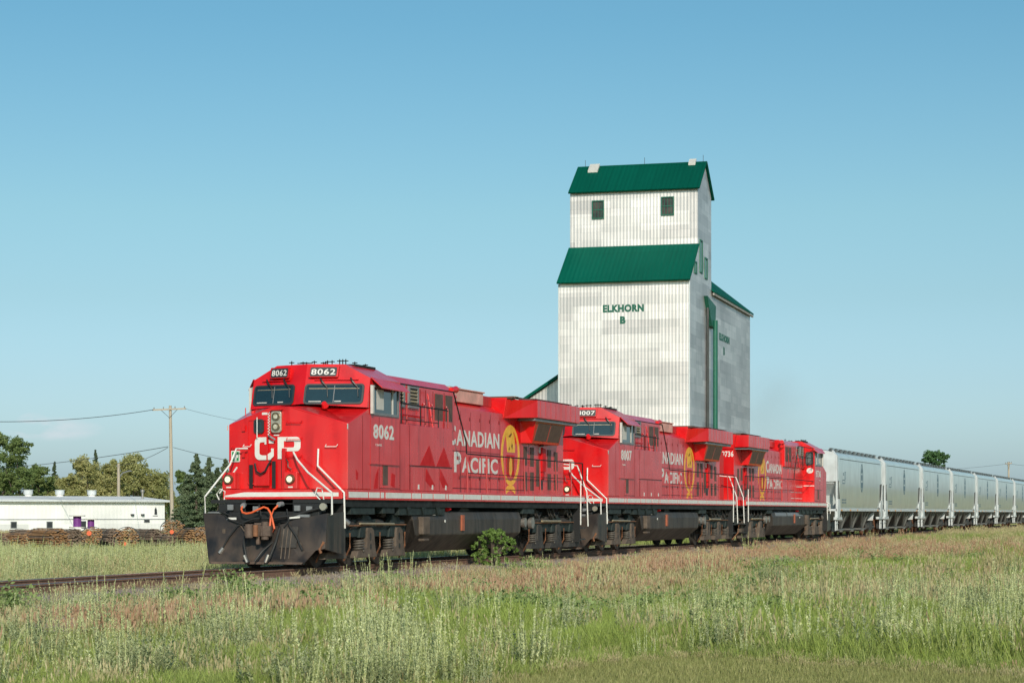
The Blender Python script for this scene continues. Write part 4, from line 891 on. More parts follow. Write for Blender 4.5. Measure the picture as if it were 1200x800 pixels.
# ---------------------------------------------------------------- covered hopper cars
def hopper(off):
    root = empty('hopper_car', (XC, Y0+off, 0))
    L = 16.75; a, b = .55, L-.55
    def P(mb, name, m, par=root, **k): return mb.build(name, M[m], par, **k)
    prof = [(-1.50, 1.50), (1.50, 1.50), (1.585, 1.75), (1.60, 3.0), (1.60, 4.20), (1.56, 4.34), (1.40, 4.50), (.9, 4.60), (-.9, 4.60), (-1.40, 4.50), (-1.56, 4.34), (-1.60, 4.20), (-1.60, 3.0), (-1.585, 1.75)]
    body = P(MB().prism(prof, 1, a+.9, b-.9), 'hopper_body', 'hopper', smooth=True)
    P(MB().box(-1.62, 1.62, a, b, 1.38, 1.497), 'side_sill', 'hopperwhite', bevel=.01)
    en = MB(); bd = MB()
    for s, e in ((1, a), (-1, b)):
        # vertical end sheet down to z=2.95, then slope sheet inwards
        pr = [(-1.598, 2.95), (1.598, 2.95), (1.60, 4.20), (1.56, 4.34), (1.40, 4.50), (.9, 4.60), (-.9, 4.60), (-1.40, 4.50), (-1.56, 4.34), (-1.60, 4.20)]
        en.loft([(x, e+.02*s, z) for x, z in pr], [(x, e+.058*s, z) for x, z in pr])
        bd.loft([(x, e+.06*s, z) for x, z in pr], [(x, e+.898*s, z) for x, z in pr])
        en.loft([(-1.45, e+.08*s, 2.945), (1.45, e+.08*s, 2.945), (1.45, e+.12*s, 2.85), (-1.45, e+.12*s, 2.85)], [(-1.45, e+2.6*s, .95), (1.45, e+2.6*s, .95), (1.45, e+2.6*s, .85), (-1.45, e+2.6*s, .85)])
    P(en, 'end_sheet', 'hopperwhite', smooth=False); P(bd, 'body_end', 'hopper', body, smooth=True)
    ps = MB(); br = MB(); lw = MB()
    for s, e in ((1, a), (-1, b)):
        for q in (-1, 1):
            x0, x1 = sorted((q*1.54, q*1.615))
            ps.loft([(x0, e, 1.40), (x1, e, 1.40), (x1, e+.14*s, 1.40), (x0, e+.14*s, 1.40)], [(x0-.0*q, e, 4.30), (x1, e, 4.30), (x1, e+.26*s, 4.30), (x0, e+.26*s, 4.30)])
            ps.loft([(x0, e, 4.30), (x1, e, 4.30), (x1, e+.24*s, 4.30), (x0, e+.24*s, 4.30)], [(q*1.2, e+.5*s, 4.60), (q*1.32, e+.5*s, 4.62), (q*1.32, e+.7*s, 4.62), (q*1.2, e+.7*s, 4.60)])
            br.loft([(x0, e+.25*s, 3.0), (x1, e+.25*s, 3.0), (x1, e+.55*s, 3.0), (x0, e+.55*s, 3.0)], [(x0, e+.78*s, 1.50), (x1, e+.78*s, 1.50), (x1, e+.95*s, 1.50), (x0, e+.95*s, 1.50)])
            # rounded white gusset, ladder, corner steps
            lw.prism([(e+.02*s, 2.02), (e+.75*s, 2.02), (e+.95*s, 1.75), (e+.90*s, 1.38), (e+.62*s, 1.05), (e+.02*s, 1.02)], 0, *sorted((q*1.55, q*1.64)))
            lw.box(*sorted((q*1.45, q*1.62)), *sorted((e-.15*s, e+1.45*s)), .92, 1.06)
            lw.box(*sorted((q*1.50, q*1.56)), *sorted((e-.05*s, e+.03*s)), .35, 1.4); lw.box(*sorted((q*1.50, q*1.56)), *sorted((e+.42*s, e+.50*s)), .35, 1.4)
            for k in range(4): lw.box(*sorted((q*1.57, q*1.60)), *sorted((e-.05*s, e+.5*s)), .38+.34*k, .41+.34*k)
            ps.tube([(q*1.64, e+.1*s, 1.6), (q*1.64, e+.1*s, 4.0)], .012)
    P(ps, 'corner_post', 'hopperwhite'); P(br, 'end_brace', 'hopperdark'); P(lw, 'corner_platform', 'hopperwhite', bevel=.01)
    rw = MB(); rw.box(-.40, .40, a-.1, b+.1, 4.69, 4.71).box(1.2, 1.32, a-.1, b+.1, 4.702, 4.715).box(-1.32, -1.2, a-.1, b+.1, 4.702, 4.715)
    rw = P(rw, 'roof_walk', 'greysteel')
    th = MB()
    n = 11
    for k in range(n):
        y = a+.5+(b-a-1.0)*k/(n-1)
        for q in (-1, 1): th.prism([(y-.66, 4.70), (y-.04, 4.70), (y-.35, 4.48)], 0, *sorted((q*1.25, q*1.30)))
    P(th, 'walk_bracket', 'greysteel', rw)
    P(MB().prism([(1.601, 4.14), (1.607, 4.14), (1.607, 4.17), (1.601, 4.17)], 1, a+.9, b-.9), 'side_seam', 'hopperdark', body)
    P(MB().prism([(1.12, 4.56), (1.18, 4.56), (1.18, 4.68), (1.12, 4.68)], 1, a+.1, b-.1).prism([(-1.12, 4.56), (-1.18, 4.56), (-1.18, 4.68), (-1.12, 4.68)], 1, a+.1, b-.1), 'hatch_side', 'hopperwhite')
    P(MB().prism([(-.35, 4.625), (.35, 4.625), (.35, 4.685), (-.35, 4.685)], 1, a+.9, b-.9), 'hatch_trough', 'hoppergrey', rw)
    # discharge hoppers under the sill
    hp = MB()
    bays = [(3.1, 6.35), (6.75, 10.0), (10.4, 13.65)]
    for (p, q) in bays: hp.loft([(-1.42, p-.6, 1.378), (1.42, p-.6, 1.378), (1.42, q+.0, 1.378), (-1.42, q, 1.378)], [(-1.0, (p+q)/2-.75, .42), (1.0, (p+q)/2-.75, .42), (1.0, (p+q)/2+.6, .42), (-1.0, (p+q)/2+.6, .42)])
    P(hp, 'discharge_bay', 'hopperdark')
    gt = MB(); rbm = MB()
    for (p, q) in bays:
        m_ = (p+q)/2; gt.box(-1.15, 1.15, m_-.95, m_+.8, .33, .418); gt.box(-1.25, 1.25, m_-.5, m_-.35, .25, .33)
        for dy in (-.2, .95, 2.1):
            rbm.loft([(1.40, p+dy-.5, 1.376), (1.48, p+dy-.5, 1.376), (1.48, p+dy-.3, 1.376), (1.40, p+dy-.3, 1.376)], [(1.05, m_-.65+dy*.35, .45), (1.13, m_-.65+dy*.35, .45), (1.13, m_-.5+dy*.35, .45), (1.05, m_-.5+dy*.35, .45)])
    P(gt, 'outlet_gate', 'hoppergrey'); P(rbm, 'bay_rib', 'hoppergrey')
    # logo oval and small data panels
    lm = side(1.598); cy = L*.52
    P(MB().ring([(cy+.42*math.cos(t), 3.25+.80*math.sin(t)) for t in [2*math.pi*i/28 for i in range(28)]], [(cy+.34*math.cos(t), 3.25+.72*math.sin(t)) for t in [2*math.pi*i/28 for i in range(28)]], lm, .012), 'oval_emblem', 'logoink', body)
    e2 = MB()
    e2.plate([(cy-.22, 3.62), (cy, 3.86), (cy+.22, 3.62), (cy+.1, 3.5), (cy-.1, 3.5)], lm, .003, .012); e2.plate([(cy-.16, 3.1), (cy+.16, 3.1), (cy+.2, 3.42), (cy-.2, 3.42)], lm, .003, .012)
    e2.plate([(cy-.25, 2.70), (cy-.05, 2.70), (cy-.05, 3.0), (cy-.25, 3.0)], lm, .003, .012); e2.plate([(cy+.05, 2.70), (cy+.25, 2.70), (cy+.25, 3.0), (cy+.05, 3.0)], lm, .003, .012)
    P(e2, 'emblem_mark', 'logoink', body)
    e3 = MB()
    for (y, z) in ((2.2, 1.95), (2.2, 1.80), (2.7, 1.95), (2.7, 1.80), (3.2, 1.95), (3.2, 1.80)): e3.plate([(y, z), (y+.3, z), (y+.3, z+.08), (y, z+.08)], side(1.590), .0, .008)
    for (y, z, w_, h) in ((2.3, 2.85, .8, .22), (2.5, 3.3, .25, .14), (3.0, 3.1, .3, .4)): e3.ring([(y, z), (y+w_, z), (y+w_, z+h), (y, z+h)], [(y+.05, z+.04), (y+w_-.05, z+.04), (y+w_-.05, z+h-.04), (y+.05, z+h-.04)], side(1.598), .01)
    P(e3, 'data_panel', 'logoink', body)
    P(MB().box(1.622, 1.635, 1.7, 2.15, 1.40, 1.47).box(1.622, 1.635, 4.6, 4.9, 1.40, 1.47).box(1.622, 1.635, 7.0, 7.2, 1.40, 1.47).box(1.622, 1.635, 14.2, 14.6, 1.40, 1.47), 'amber_reflector', 'amber')
    # centre sill, couplers
    P(MB().box(-.28, .28, .35, L-.35, .85, 1.15).box(-.12, .12, -.05, .4, .74, 1.0).box(-.12, .12, L-.4, L+.0-.06, .74, 1.0).box(-.22, .22, -.06, .10, .7, 1.04), 'centre_sill', 'hopperdark')
    # trucks
    for u0 in (2.15, L-2.15):
        t_ = MB()
        for s in (-1, 1):
            x0, x1 = sorted((s*1.0, s*1.14))
            t_.prism([(u0-1.1, .36), (u0-.95, .36), (u0-.45, .28), (u0+.45, .28), (u0+.95, .36), (u0+1.1, .36), (u0+1.1, .62), (u0+.5, .82), (u0-.5, .82), (u0-1.1, .62)], 0, x0, x1)
            for k in (-.9, .9): t_.cyl((s*1.0, u0+k, .46), (s*1.22, u0+k, .46), .12, 12)
        t_.box(-1.15, 1.15, u0-.18, u0+.18, .50, .80)
        t_ = P(t_, 'truck', 'hopperdark', root)
        for k in (-.9, .9):
            w_ = MB(); w_.cyl((-.9, u0+k, .46), (.9, u0+k, .46), .08)
            for s in (-1, 1): w_.cyl((s*.70, u0+k, .46), (s*.715, u0+k, .46), .495, 24).cyl((s*.715, u0+k, .46), (s*.83, u0+k, .46), .46, 24)
            P(w_, 'wheelset', 'rust', t_, smooth=True)
        s_ = MB()
        for s in (-1, 1):
            for k in (-.14, .14): s_.cyl((s*1.07, u0+k, .34), (s*1.07, u0+k, .6), .08, 10)
        P(s_, 'spring_nest', 'truckgrey', t_)
    return root
hl = ['grey covered hopper car coupled right behind the third locomotive', 'grey covered hopper car second behind the locomotives', 'grey covered hopper car third behind the locomotives', 'grey covered hopper car fourth behind the locomotives',
      'grey covered hopper car fifth behind the locomotives', 'grey covered hopper car sixth behind the locomotives', 'grey covered hopper car seventh behind the locomotives', 'eighth hopper car, at the right edge of the photo']
h0 = hopper(65.6)
for i, l in enumerate(hl):
    o = h0 if i == 0 else copy_tree(h0)
    o.location = (XC, Y0+65.6+16.75*i, 0); tag(o, l, 'hopper car', 'grey covered hopper cars')

# ---------------------------------------------------------------- grain elevator (local: x along the front face, +x right; y away; z up)
def elevator():
    rt = empty('grain_elevator', (-31.92, 130.62, 0), R(3.2)); rt.scale = (1, 1.2, 1)
    tag(rt, 'tall pale metal-clad grain elevator with green roofs, lettered ELKHORN B', 'grain elevator')
    W, L = 8.47, 20.3
    def P(mb, name, m, par=rt, **k): return mb.build(name, M[m], par, **k)
    g = -1.2
    c0, c1 = 2.45, 6.55                     # cupola front and rear
    cl_ = -8.44                             # cupola left
    ym = (c0+c1)/2
    e, t = 15.95, 18.35
    # main block with gable profile, seen along x
    main = P(MB().prism([(0, g), (c1, g), (c1, t), (c0, t), (0, e)], 0, -W, 0), 'main_tower_wall', 'elevwall')
    P(MB().prism([(c0+.003, t-.5), (c1-.003, t-.5), (c1-.003, 22.15), (ym, 24.08), (c0+.003, 22.15)], 0, cl_, -.004), 'cupola_wall', 'elevwall')
    P(MB().prism([(-W+.002, g), (-.002, g), (-.002, 16.05), (-W/2, 19.3), (-W+.002, 16.05)], 1, c1+.003, L), 'annex_wall', 'elevwall')
    def slab(p, q, th, m, x0, x1, name, par=rt):    # sloping roof sheet between two (y, z) points along x
        dy, dz = q[0]-p[0], q[1]-p[1]; l = math.hypot(dy, dz); ny, nz = -dz/l*th, dy/l*th
        if nz < 0: ny, nz = -ny, -nz
        return P(MB().prism([p, q, (q[0]+ny, q[1]+nz), (p[0]+ny, p[1]+nz)], 0, x0, x1), name, m, par)
    slab((-.30, e-.10), (c0, t+.12), .10, 'roofgreen', -W-.04, .10, 'lower_roof')
    r1 = slab((c0-.24, 22.02), (ym, 24.12), .10, 'roofgreen', cl_-.05, .16, 'cupola_roof')
    slab((c1+.24, 22.02), (ym+.003, 24.12), .10, 'roofgreen', cl_-.05, .16, 'cupola_roof')
    # annex roof, ridge running away
    for s in (1, -1):
        x_e = .22 if s > 0 else -W-.22; z_e = 16.05-.17
        P(MB().prism([(x_e, z_e), (-W/2, 19.36), (-W/2, 19.50), (x_e, z_e+.12)], 1, c1+.01, L+.25), 'annex_roof', 'roofgreeny')
    P(MB().box(.10, .20, c1+.02, L+.25, 15.72, 15.87), 'gutter', 'stone')
    # lean-to on the left: rake falls to the left
    P(MB().prism([(-W-.003, g), (-W-.003, 10.66), (-W-6.4, 6.6), (-W-6.4, g)], 1, 3.0, 13.0), 'drive_shed_wall', 'elevwall')
    P(MB().prism([(-W-.003, 10.70), (-W-6.8, 6.38), (-W-6.8, 6.55), (-W-.003, 10.90)], 1, 2.7, 13.3), 'drive_shed_roof', 'roofgreeny')
    # windows
    fm = lambda y: (lambda a, z, o: (a, y-o, z))
    for x0, x1, z0, z1 in ((-6.96, -6.16, 20.35, 21.55), (-2.39, -1.55, 20.42, 21.62)):
        f_ = P(MB().ring([(x0, z0), (x1, z0), (x1, z1), (x0, z1)], [(x0+.07, z0+.07), (x1-.07, z0+.07), (x1-.07, z1-.07), (x0+.07, z1-.07)], fm(c0+.003), .09), 'window_frame', 'ductgreen')
        P(MB().plate([(x0+.06, z0+.06), (x1-.06, z0+.06), (x1-.06, z1-.06), (x0+.06, z1-.06)], fm(c0+.003), .004, .012), 'window_pane', 'windowdark', f_)
        mb = MB().plate([(x0+.1, (z0+z1)/2-.03), (x1-.1, (z0+z1)/2-.03), (x1-.1, (z0+z1)/2+.03), (x0+.1, (z0+z1)/2+.03)], fm(c0+.003), .013, .04)
        for q in (.25, .5, .75): mb.plate([(x0+(x1-x0)*q-.015, z0+.1), (x0+(x1-x0)*q+.015, z0+.1), (x0+(x1-x0)*q+.015, z1-.1), (x0+(x1-x0)*q-.015, z1-.1)], fm(c0+.003), .013, .03)
        P(mb, 'window_bar', 'ductgreen', f_)
    sm = lambda a, z, o: (o, a, z)
    for (y0, y1, z0, z1) in ((1.3, 2.0, 16.5, 17.3), (2.9, 3.7, 16.75, 18.9), (4.4, 5.2, 16.55, 17.95)):
        f_ = P(MB().ring([(y0, z0), (y1, z0), (y1, z1), (y0, z1)], [(y0+.09, z0+.09), (y1-.09, z0+.09), (y1-.09, z1-.09), (y0+.09, z1-.09)], sm, .06), 'window_frame', 'ductgreen')
        P(MB().plate([(y0+.08, z0+.08), (y1-.08, z0+.08), (y1-.08, z1-.08), (y0+.08, z1-.08)], sm, .004, .012), 'window_pane', 'glasspale', f_)
    # green chute head and spout pipe down the right wall
    P(MB().loft([(.004, 4.2, 15.4), (.25, 4.2, 15.4), (.25, 6.9, 15.0), (.004, 6.9, 15.0)], [(.004, 5.6, 13.6), (.25, 5.6, 13.6), (.25, 6.7, 13.5), (.004, 6.7, 13.5)]), 'spout_head', 'ductgreen')
    P(MB().tube([(.35, 6.2, 14.0), (.35, 6.2, -.6)], .16, 12), 'spout_pipe', 'ductgreen', smooth=True)
    P(MB().tube([(.10, 4.9, 15.0), (.16, 4.7, 14.2), (.10, 4.9, 13.0), (.10, 4.9, -.6)], .09, 8), 'cable_duct', 'hopperdark', smooth=True)
    # writing
    text('ELKHORN', M['ductgreen'], rt, fm(0), -5.58, -2.92, 13.99, 14.48, bold=.06, th=.01); text('B', M['ductgreen'], rt, fm(0), -4.47, -4.10, 13.25, 13.73, bold=.06, th=.01)
    text('ELKHORN', M['ductgreen'], rt, sm, 9.1, 12.6, 13.0, 13.5, bold=.06, th=.01); text('B', M['ductgreen'], rt, sm, 10.5, 11.0, 12.1, 12.65, bold=.06, th=.01)
    # roof details
    def onroof(x, q): y = c0-.24+(ym-c0+.24)*q; return y, 22.02+(24.12-22.02)*q+.12
    for (x0, x1, q0, q1, m_) in ((-7.65, -7.0, .72, .97, 'curtain'), (-1.0, -.55, .84, 1.0, 'curtain')):
        y0, z0 = onroof(0, q0); y1, z1 = onroof(0, q1)
        P(MB().loft([(x0, y0, z0), (x1, y0, z0), (x1, y0, z0+.16), (x0, y0, z0+.16)], [(x0, y1, z1), (x1, y1, z1), (x1, y1, z1+.16), (x0, y1, z1+.16)]), 'roof_hatch', m_, r1)
    lr = MB()
    for x in (-8.0, -4.0, -.1): lr.cyl((x, ym, 24.0), (x, ym, 24.62), .015, 6)
    P(lr, 'lightning_rod', 'wire')
    cw = MB()
    cw.box(-W-.03, -W+.06, -.03, .06, g, e-.1).box(-.06, .03, -.03, .06, g, e-.1)
    P(cw, 'corner_trim', 'hopperwhite')
    P(MB().box(-W-.3, .3, -.3, L+.3, -1.4, -.9), 'foundation', 'concrete')
elevator()

# ---------------------------------------------------------------- white shed, spools, snow-fence rolls
def shed():
    ang = R(37)
    # right front corner at picture (193, 589) and 255 m out; face runs leftwards
    x, y, _ = atd(193, 589, 255); rt = empty('metal_shed', (x, y, 0), PHI+ang)
    tag(rt, 'long low white metal-clad shed with grey roof and four roof vents', 'shed')
    def P(mb, name, m, par=rt, **k): return mb.build(name, M[m], par, **k)
    Lf, D, e, rg, g = 44., 15., 2.70, 3.14, -2.0
    P(MB().prism([(0, g), (D, g), (D, e), (D/2, rg), (0, e)], 0, -Lf, 0), 'wall', 'shedwall')
    for a, b in (((-.5, e-.02), (D/2, rg+.06)), ((D+.5, e-.02), (D/2, rg+.06))):
        P(MB().prism([a, b, (b[0], b[1]+.12), (a[0], a[1]+.12)], 0, -Lf-.5, .5), 'roof', 'shedroof')
    P(MB().box(-Lf-.5, .5, -.62, -.505, e-.12, e+.06), 'gutter', 'hopperwhite')
    P(MB().box(-Lf, 0, -.05, -.003, .52, .60), 'wall_trim', 'greysteel')
    def xl(px, off=0):                     # wall coordinate of a bearing, off metres behind the front wall
        k = (px-600)/2500; cx, cy = math.cos(PHI+ang), math.sin(PHI+ang)
        # (x + t cx, y + t cy): r = k d
        r0, d0 = rd_inv(x-off*cy, y+off*cx); r1, d1 = rd_inv(cx, cy)
        return (k*d0-r0)/(r1-k*d1)
    fm = lambda a, z, o: (a, -o, z)
    for px in (16, 58, 172):
        a = xl(px); z0, z1 = (-.45, .32) if px < 100 else (.15, .55)
        w_ = P(MB().ring([(a-.38, z0), (a+.38, z0), (a+.38, z1), (a-.38, z1)], [(a-.3, z0+.07), (a+.3, z0+.07), (a+.3, z1-.07), (a-.3, z1-.07)], fm, .06), 'window_frame', 'greysteel')
        P(MB().plate([(a-.31, z0+.06), (a+.31, z0+.06), (a+.31, z1-.06), (a-.31, z1-.06)], fm, .003, .02), 'window_pane', 'gasket', w_)
    a = xl(98); P(MB().plate([(a-.3, -.5), (a+.3, -.5), (a+.3, .35), (a-.3, .35)], fm, .003, .03), 'window_pane', 'gasket')
    a = xl(182); P(MB().plate([(a-.35, .92), (a+.35, .92), (a+.35, 1.0), (a-.35, 1.0)], fm, .003, .02).plate([(a-.12, 1.1), (a+.25, 1.1), (a+.2, 1.7), (a+.05, 2.0), (a-.1, 1.7)], fm, .003, .02), 'wall_mark', 'gasket')
    for px in (154.5, 166.5): a = xl(px); P(MB().box(a-.16, a+.16, -.35, -.003, 1.0, 1.18), 'wall_lamp', 'gasket')
    for px in (33, 70, 107.5):
        yy = D/2-.2; a = xl(px, yy)+2.0
        v = P(MB().cyl((a-2.0, yy, rg-.1), (a-2.0, yy, rg+.35), .42, 16), 'roof_vent', 'shedroof', smooth=True)
        P(MB().cyl((a-2.0, yy, rg+.35), (a-2.0, yy, rg+.85), .55, 18).cyl((a-2.0, yy, rg+.85), (a-2.0, yy, rg+.90), .62, 18), 'vent_hood', 'hopperwhite', v, smooth=True)
    a = xl(167, 3.0); P(MB().cyl((a, 3.0, e+.1), (a, 3.0, e+1.1), .13, 10).cyl((a, 3.0, e+1.1), (a, 3.0, e+1.4), .24, 10), 'chimney', 'steel', smooth=True)
shed()

def spool(px, pt, pb, d, wf, wc, label):
    x, y, z1 = atd(px, pt, d); _, _, z0 = atd(px, pb, d)
    rt = empty('cable_spool', (x, y, z0)); tag(rt, label, 'cable spool', 'purple cable spools by the shed')
    h = z1-z0
    MB().cyl((0, 0, .1), (0, 0, h-.08), wc, 24).build('drum', M['purple'], rt, smooth=True)
    for a in (0, h-.08): MB().cyl((0, 0, a), (0, 0, a+.1), wf, 28).build('flange', M['whitedirty'], rt, smooth=True)
    x2 = MB()
    for k in range(8): t = k*math.pi/4; x2.cyl((wc*1.01*math.cos(t), wc*1.01*math.sin(t), .1), (wc*1.01*math.cos(t), wc*1.01*math.sin(t), h-.08), .025, 5)
    x2.build('tie_rod', M['purple'], rt)
spool(90.5, 603.7, 618, 222, .84, .40, 'taller purple cable spool with pale flanges in front of the white shed')
spool(106.5, 607.6, 620, 214, .66, .32, 'shorter purple cable spool just right of the taller one')

def roll(px, py, d, rad, lng, az_, label, mt='lath', spot=None, seed=0):
    """bundle of snow-fence laths laid on its side; az_ = heading of its axis from the picture depth axis"""
    x, y, z = atd(px, py, d); rr = random.Random(seed)
    rad *= .98; z -= .13 if px > 90 else .36
    rt = empty('lath_bundle', (x, y, z), PHI+az_*.6); tag(rt, label, 'lath bundle', 'bundles of fence laths behind the track')
    m = MB(); m2 = MB(); n = 0
    step = .078; az_ *= .6
    k = int(rad/step)+1
    for i in range(-k, k+1):
        for j in range(-k, k+1):
            cx = j*step*1.45+(step*.7 if i % 2 else 0); cz = i*step*.92
            if cx*cx*.72+cz*cz > rad*rad*(1+.32*(rr.random()-.5)): continue
            if cx*cx*.72+cz*cz < (rad*.45)**2 and False: continue
            a = rr.uniform(-.10, .10); tw = rr.uniform(-.018, .018); cx += rr.uniform(-.03, .03); cz += rr.uniform(-.012, .012)
            q = m if rr.random() < .75 else m2
            q.loft([(cx-.05, -lng/2+a, cz-.018+tw), (cx+.05, -lng/2+a, cz-.018-tw), (cx+.05, -lng/2+a, cz+.024-tw), (cx-.05, -lng/2+a, cz+.024+tw)],
                   [(cx-.05, lng/2+a, cz-.018-tw), (cx+.05, lng/2+a, cz-.018+tw), (cx+.05, lng/2+a, cz+.024+tw), (cx-.05, lng/2+a, cz+.024-tw)])
    m.build('lath_stack', M[mt], rt); m2.build('lath_stack', M['lathgrey'], rt)
    hoop = MB()
    for yy in (-lng*.3, lng*.3): hoop.tube([(1.2*(rad+.02)*math.cos(t), yy, (rad+.02)*math.sin(t)) for t in [2*math.pi*i/20 for i in range(21)]], .012, 5)
    hoop.build('binding_wire', M['wire'], rt)
    if spot:
        MB().cyl((spot[0], -lng/2-.16, spot[1]), (spot[0], -lng/2-.13, spot[1]), spot[2], 12).build('orange_paint_spot', M['orange'], rt)
rolls = [(-14, 628, 96, .50, 2.2, 1.15, 'lathgrey', None, 'brown lath bundle cut by the left edge of the photo'),
         (10, 627, 97, .44, 2.2, 1.2, 'lath', None, 'dark brown lath bundle second from the left edge'),
         (32, 623, 100, .50, 2.4, 1.25, 'lathgrey', None, 'humped grey brown lath bundle under the first shed window'),
         (54, 623, 98, .50, 2.4, 1.2, 'lath', None, 'brown lath bundle below the second shed window'),
         (76, 622, 101, .48, 2.2, 1.3, 'lathgrey', None, 'smooth grey brown lath bundle just left of the orange sprayed end'),
         (108, 624, 96, .40, 1.6, .35, 'lath', (-.15, .12, .11), 'lath bundle under the purple spools with orange paint high on its end'),
         (126, 626, 99, .40, 2.0, .9, 'lathgrey', None, 'grey lath bundle between the two orange sprayed bundles'),
         (149, 626, 95, .46, 1.6, .25, 'lath', (-.05, -.28, .09), 'round lath bundle with orange paint low on its end'),
         (172, 626, 99, .38, 2.2, 1.1, 'lathgrey', None, 'long grey lath bundle under the small shed window'),
         (202, 617, 100, .46, 1.6, .30, 'lath', (-.05, -.10, .10), 'highest lath bundle at the foot of the utility pole with orange paint spot'),
         (224, 627, 96, .46, 1.6, .75, 'lath', None, 'tan lath bundle beside the snow plough'),
         (238, 624, 99, .44, 1.8, .2, 'lath', None, 'lath bundle half hidden behind the snow plough'),
         (190, 632, 98, .36, 2.0, 1.1, 'lathgrey', None, 'low lath bundle supporting the highest one'),
         (211, 630, 99, .40, 1.6, .4, 'lath', None, 'low lath bundle under the tan one beside the plough')]
for i, (px, py, d, r_, l_, a_, mt, sp_, lab) in enumerate(rolls): roll(px, py, d, r_, l_, a_, lab, mt, sp_, i)

# ---------------------------------------------------------------- poles and wires
def pole(px, pt, d, r0, r1, label, arm=None, lean=0, lamp=False, name='utility_pole', cat='utility pole'):
    x, y, z1 = atd(px, pt, d); g = float(ground_z(x, y))
    rt = empty(name, (x, y, g)); tag(rt, label, cat)
    h = z1-g
    MB().cyl((lean*CP, lean*SP, -.5), (0, 0, h), r0, 12, r1).build('post', M['wood'], rt, smooth=True)
    if arm:
        a, dz = arm
        MB().loft([(-a*CP, -a*SP-.14, h-dz-.07-.06), (-a*CP, -a*SP-.26, h-dz-.07-.06), (-a*CP, -a*SP-.26, h-dz+.07-.06), (-a*CP, -a*SP-.14, h-dz+.07-.06)],
                  [(a*CP, a*SP-.14, h-dz-.07+.06), (a*CP, a*SP-.26, h-dz-.07+.06), (a*CP, a*SP-.26, h-dz+.07+.06), (a*CP, a*SP-.14, h-dz+.07+.06)]).build('crossarm', M['wood'], rt)
        ins = MB()
        for q in (-.92, -.35, .35, .92): ins.cyl((q*a*CP, q*a*SP-.2, h-dz+.05+.06*q), (q*a*CP, q*a*SP-.2, h-dz+.24+.06*q), .05, 8)
        ins.build('insulator', M['greysteel'], rt)
        MB().tube([(-.5*a*CP, -.5*a*SP-.2, h-dz-.06), (0, -.17, h-dz-.8), (.5*a*CP, .5*a*SP-.2, h-dz-.0)], .025).build('arm_brace', M['wire'], rt)
    if lamp:
        b = MB().tube([(0, 0, h-1.9), (.5*CP, .5*SP, h-1.2), (1.25*CP, 1.25*SP, h-.95)], .09).build('lamp_arm', M['greysteel'], rt)
        MB().box(1.2*CP, 1.2*CP+.5, 1.2*SP-.1, 1.2*SP+.1, h-1.0, h-.86).build('lamp_head', M['greysteel'], b)
    return (x, y, z1)
p1 = pole(199.5, 475, 200, .20, .13, 'tall weathered wooden utility pole with one crossarm, right of the white shed', (1.55, .36), lean=-.35+.55)
p2 = pole(139, 543, 272, .24, .18, 'short wooden pole with a lamp arm behind the white shed', lamp=True, name='lamp_pole', cat='lamp pole')
p3 = pole(1182, 541, 330, .17, .13, 'far pale pole rising behind the last hopper cars', (.5, .25))
def wire(a, b, sag, label, name='overhead_wire', r=.022, n=24):
    pts = [[a[k]+(b[k]-a[k])*t for k in range(3)] for t in [i/n for i in range(n+1)]]
    for i, p in enumerate(pts): t = i/n; p[2] -= sag*4*t*(1-t)
    rt = MB().tube(pts, r, 5).build(name, M['wire']); tag(rt, label, 'wire', 'overhead wires')
wire(atd(182, 479.5, 200), atd(-160, 484, 170), .9, 'power wire running left from the crossarm of the tall pole', r=.028)
wire(atd(197, 523, 200), atd(-120, 548, 330), 1.0, 'drooping lower wire running left from the tall pole above the shed', r=.030)
wire(atd(197, 524, 200), atd(139, 545, 272), .35, 'short slack wire from the tall pole to the lamp pole', r=.024)
wire(atd(203, 524, 200), atd(420, 550, 230), .8, 'lower wire running right from the tall pole behind the locomotive', r=.022)
wire(atd(218, 479, 200), atd(430, 500, 215), .8, 'faint upper wire running right from the crossarm', r=.014)
wire(atd(1182, 543, 330), atd(900, 546, 300), 1.0, 'thin wire running left from the far pole', r=.018)
wire(atd(1182, 543, 330), atd(1400, 540, 300), 1.0, 'thin wire running right from the far pole', r=.018)

# ---------------------------------------------------------------- trees
def mesh_np(name, V, F, m, parent=None):
    me = bpy.data.meshes.new(name); n = len(V); k = F.shape[1]
    me.vertices.add(n); me.vertices.foreach_set('co', V.astype(np.float32).ravel())
    me.loops.add(F.size); me.loops.foreach_set('vertex_index', F.astype(np.int32).ravel())
    me.polygons.add(len(F)); me.polygons.foreach_set('loop_start', np.arange(0, F.size, k, dtype=np.int32)); me.polygons.foreach_set('loop_total', np.full(len(F), k, np.int32))
    me.materials.append(m); me.update(calc_edges=True); me.validate()
    o = bpy.data.objects.new(name, me); C.objects.link(o)
    if parent is not None: o.parent = parent
    return o
def leaves(P, size, g, flat=.0, asp=.6):
    n = len(P); a = g.normal(size=(n, 3)); a /= np.linalg.norm(a, axis=1)[:, None]
    b = g.normal(size=(n, 3)); b[:, 2] *= 1-flat; b -= (a*b).sum(1)[:, None]*a; b /= np.linalg.norm(b, axis=1)[:, None]
    s = (size*g.uniform(.6, 1.4, n))[:, None]
    V = np.stack([P-a*s, P-b*s*asp+a*s*.1, P+a*s, P+b*s*asp+a*s*.1], 1).reshape(-1, 3)
    return V, np.arange(4*n).reshape(-1, 4)
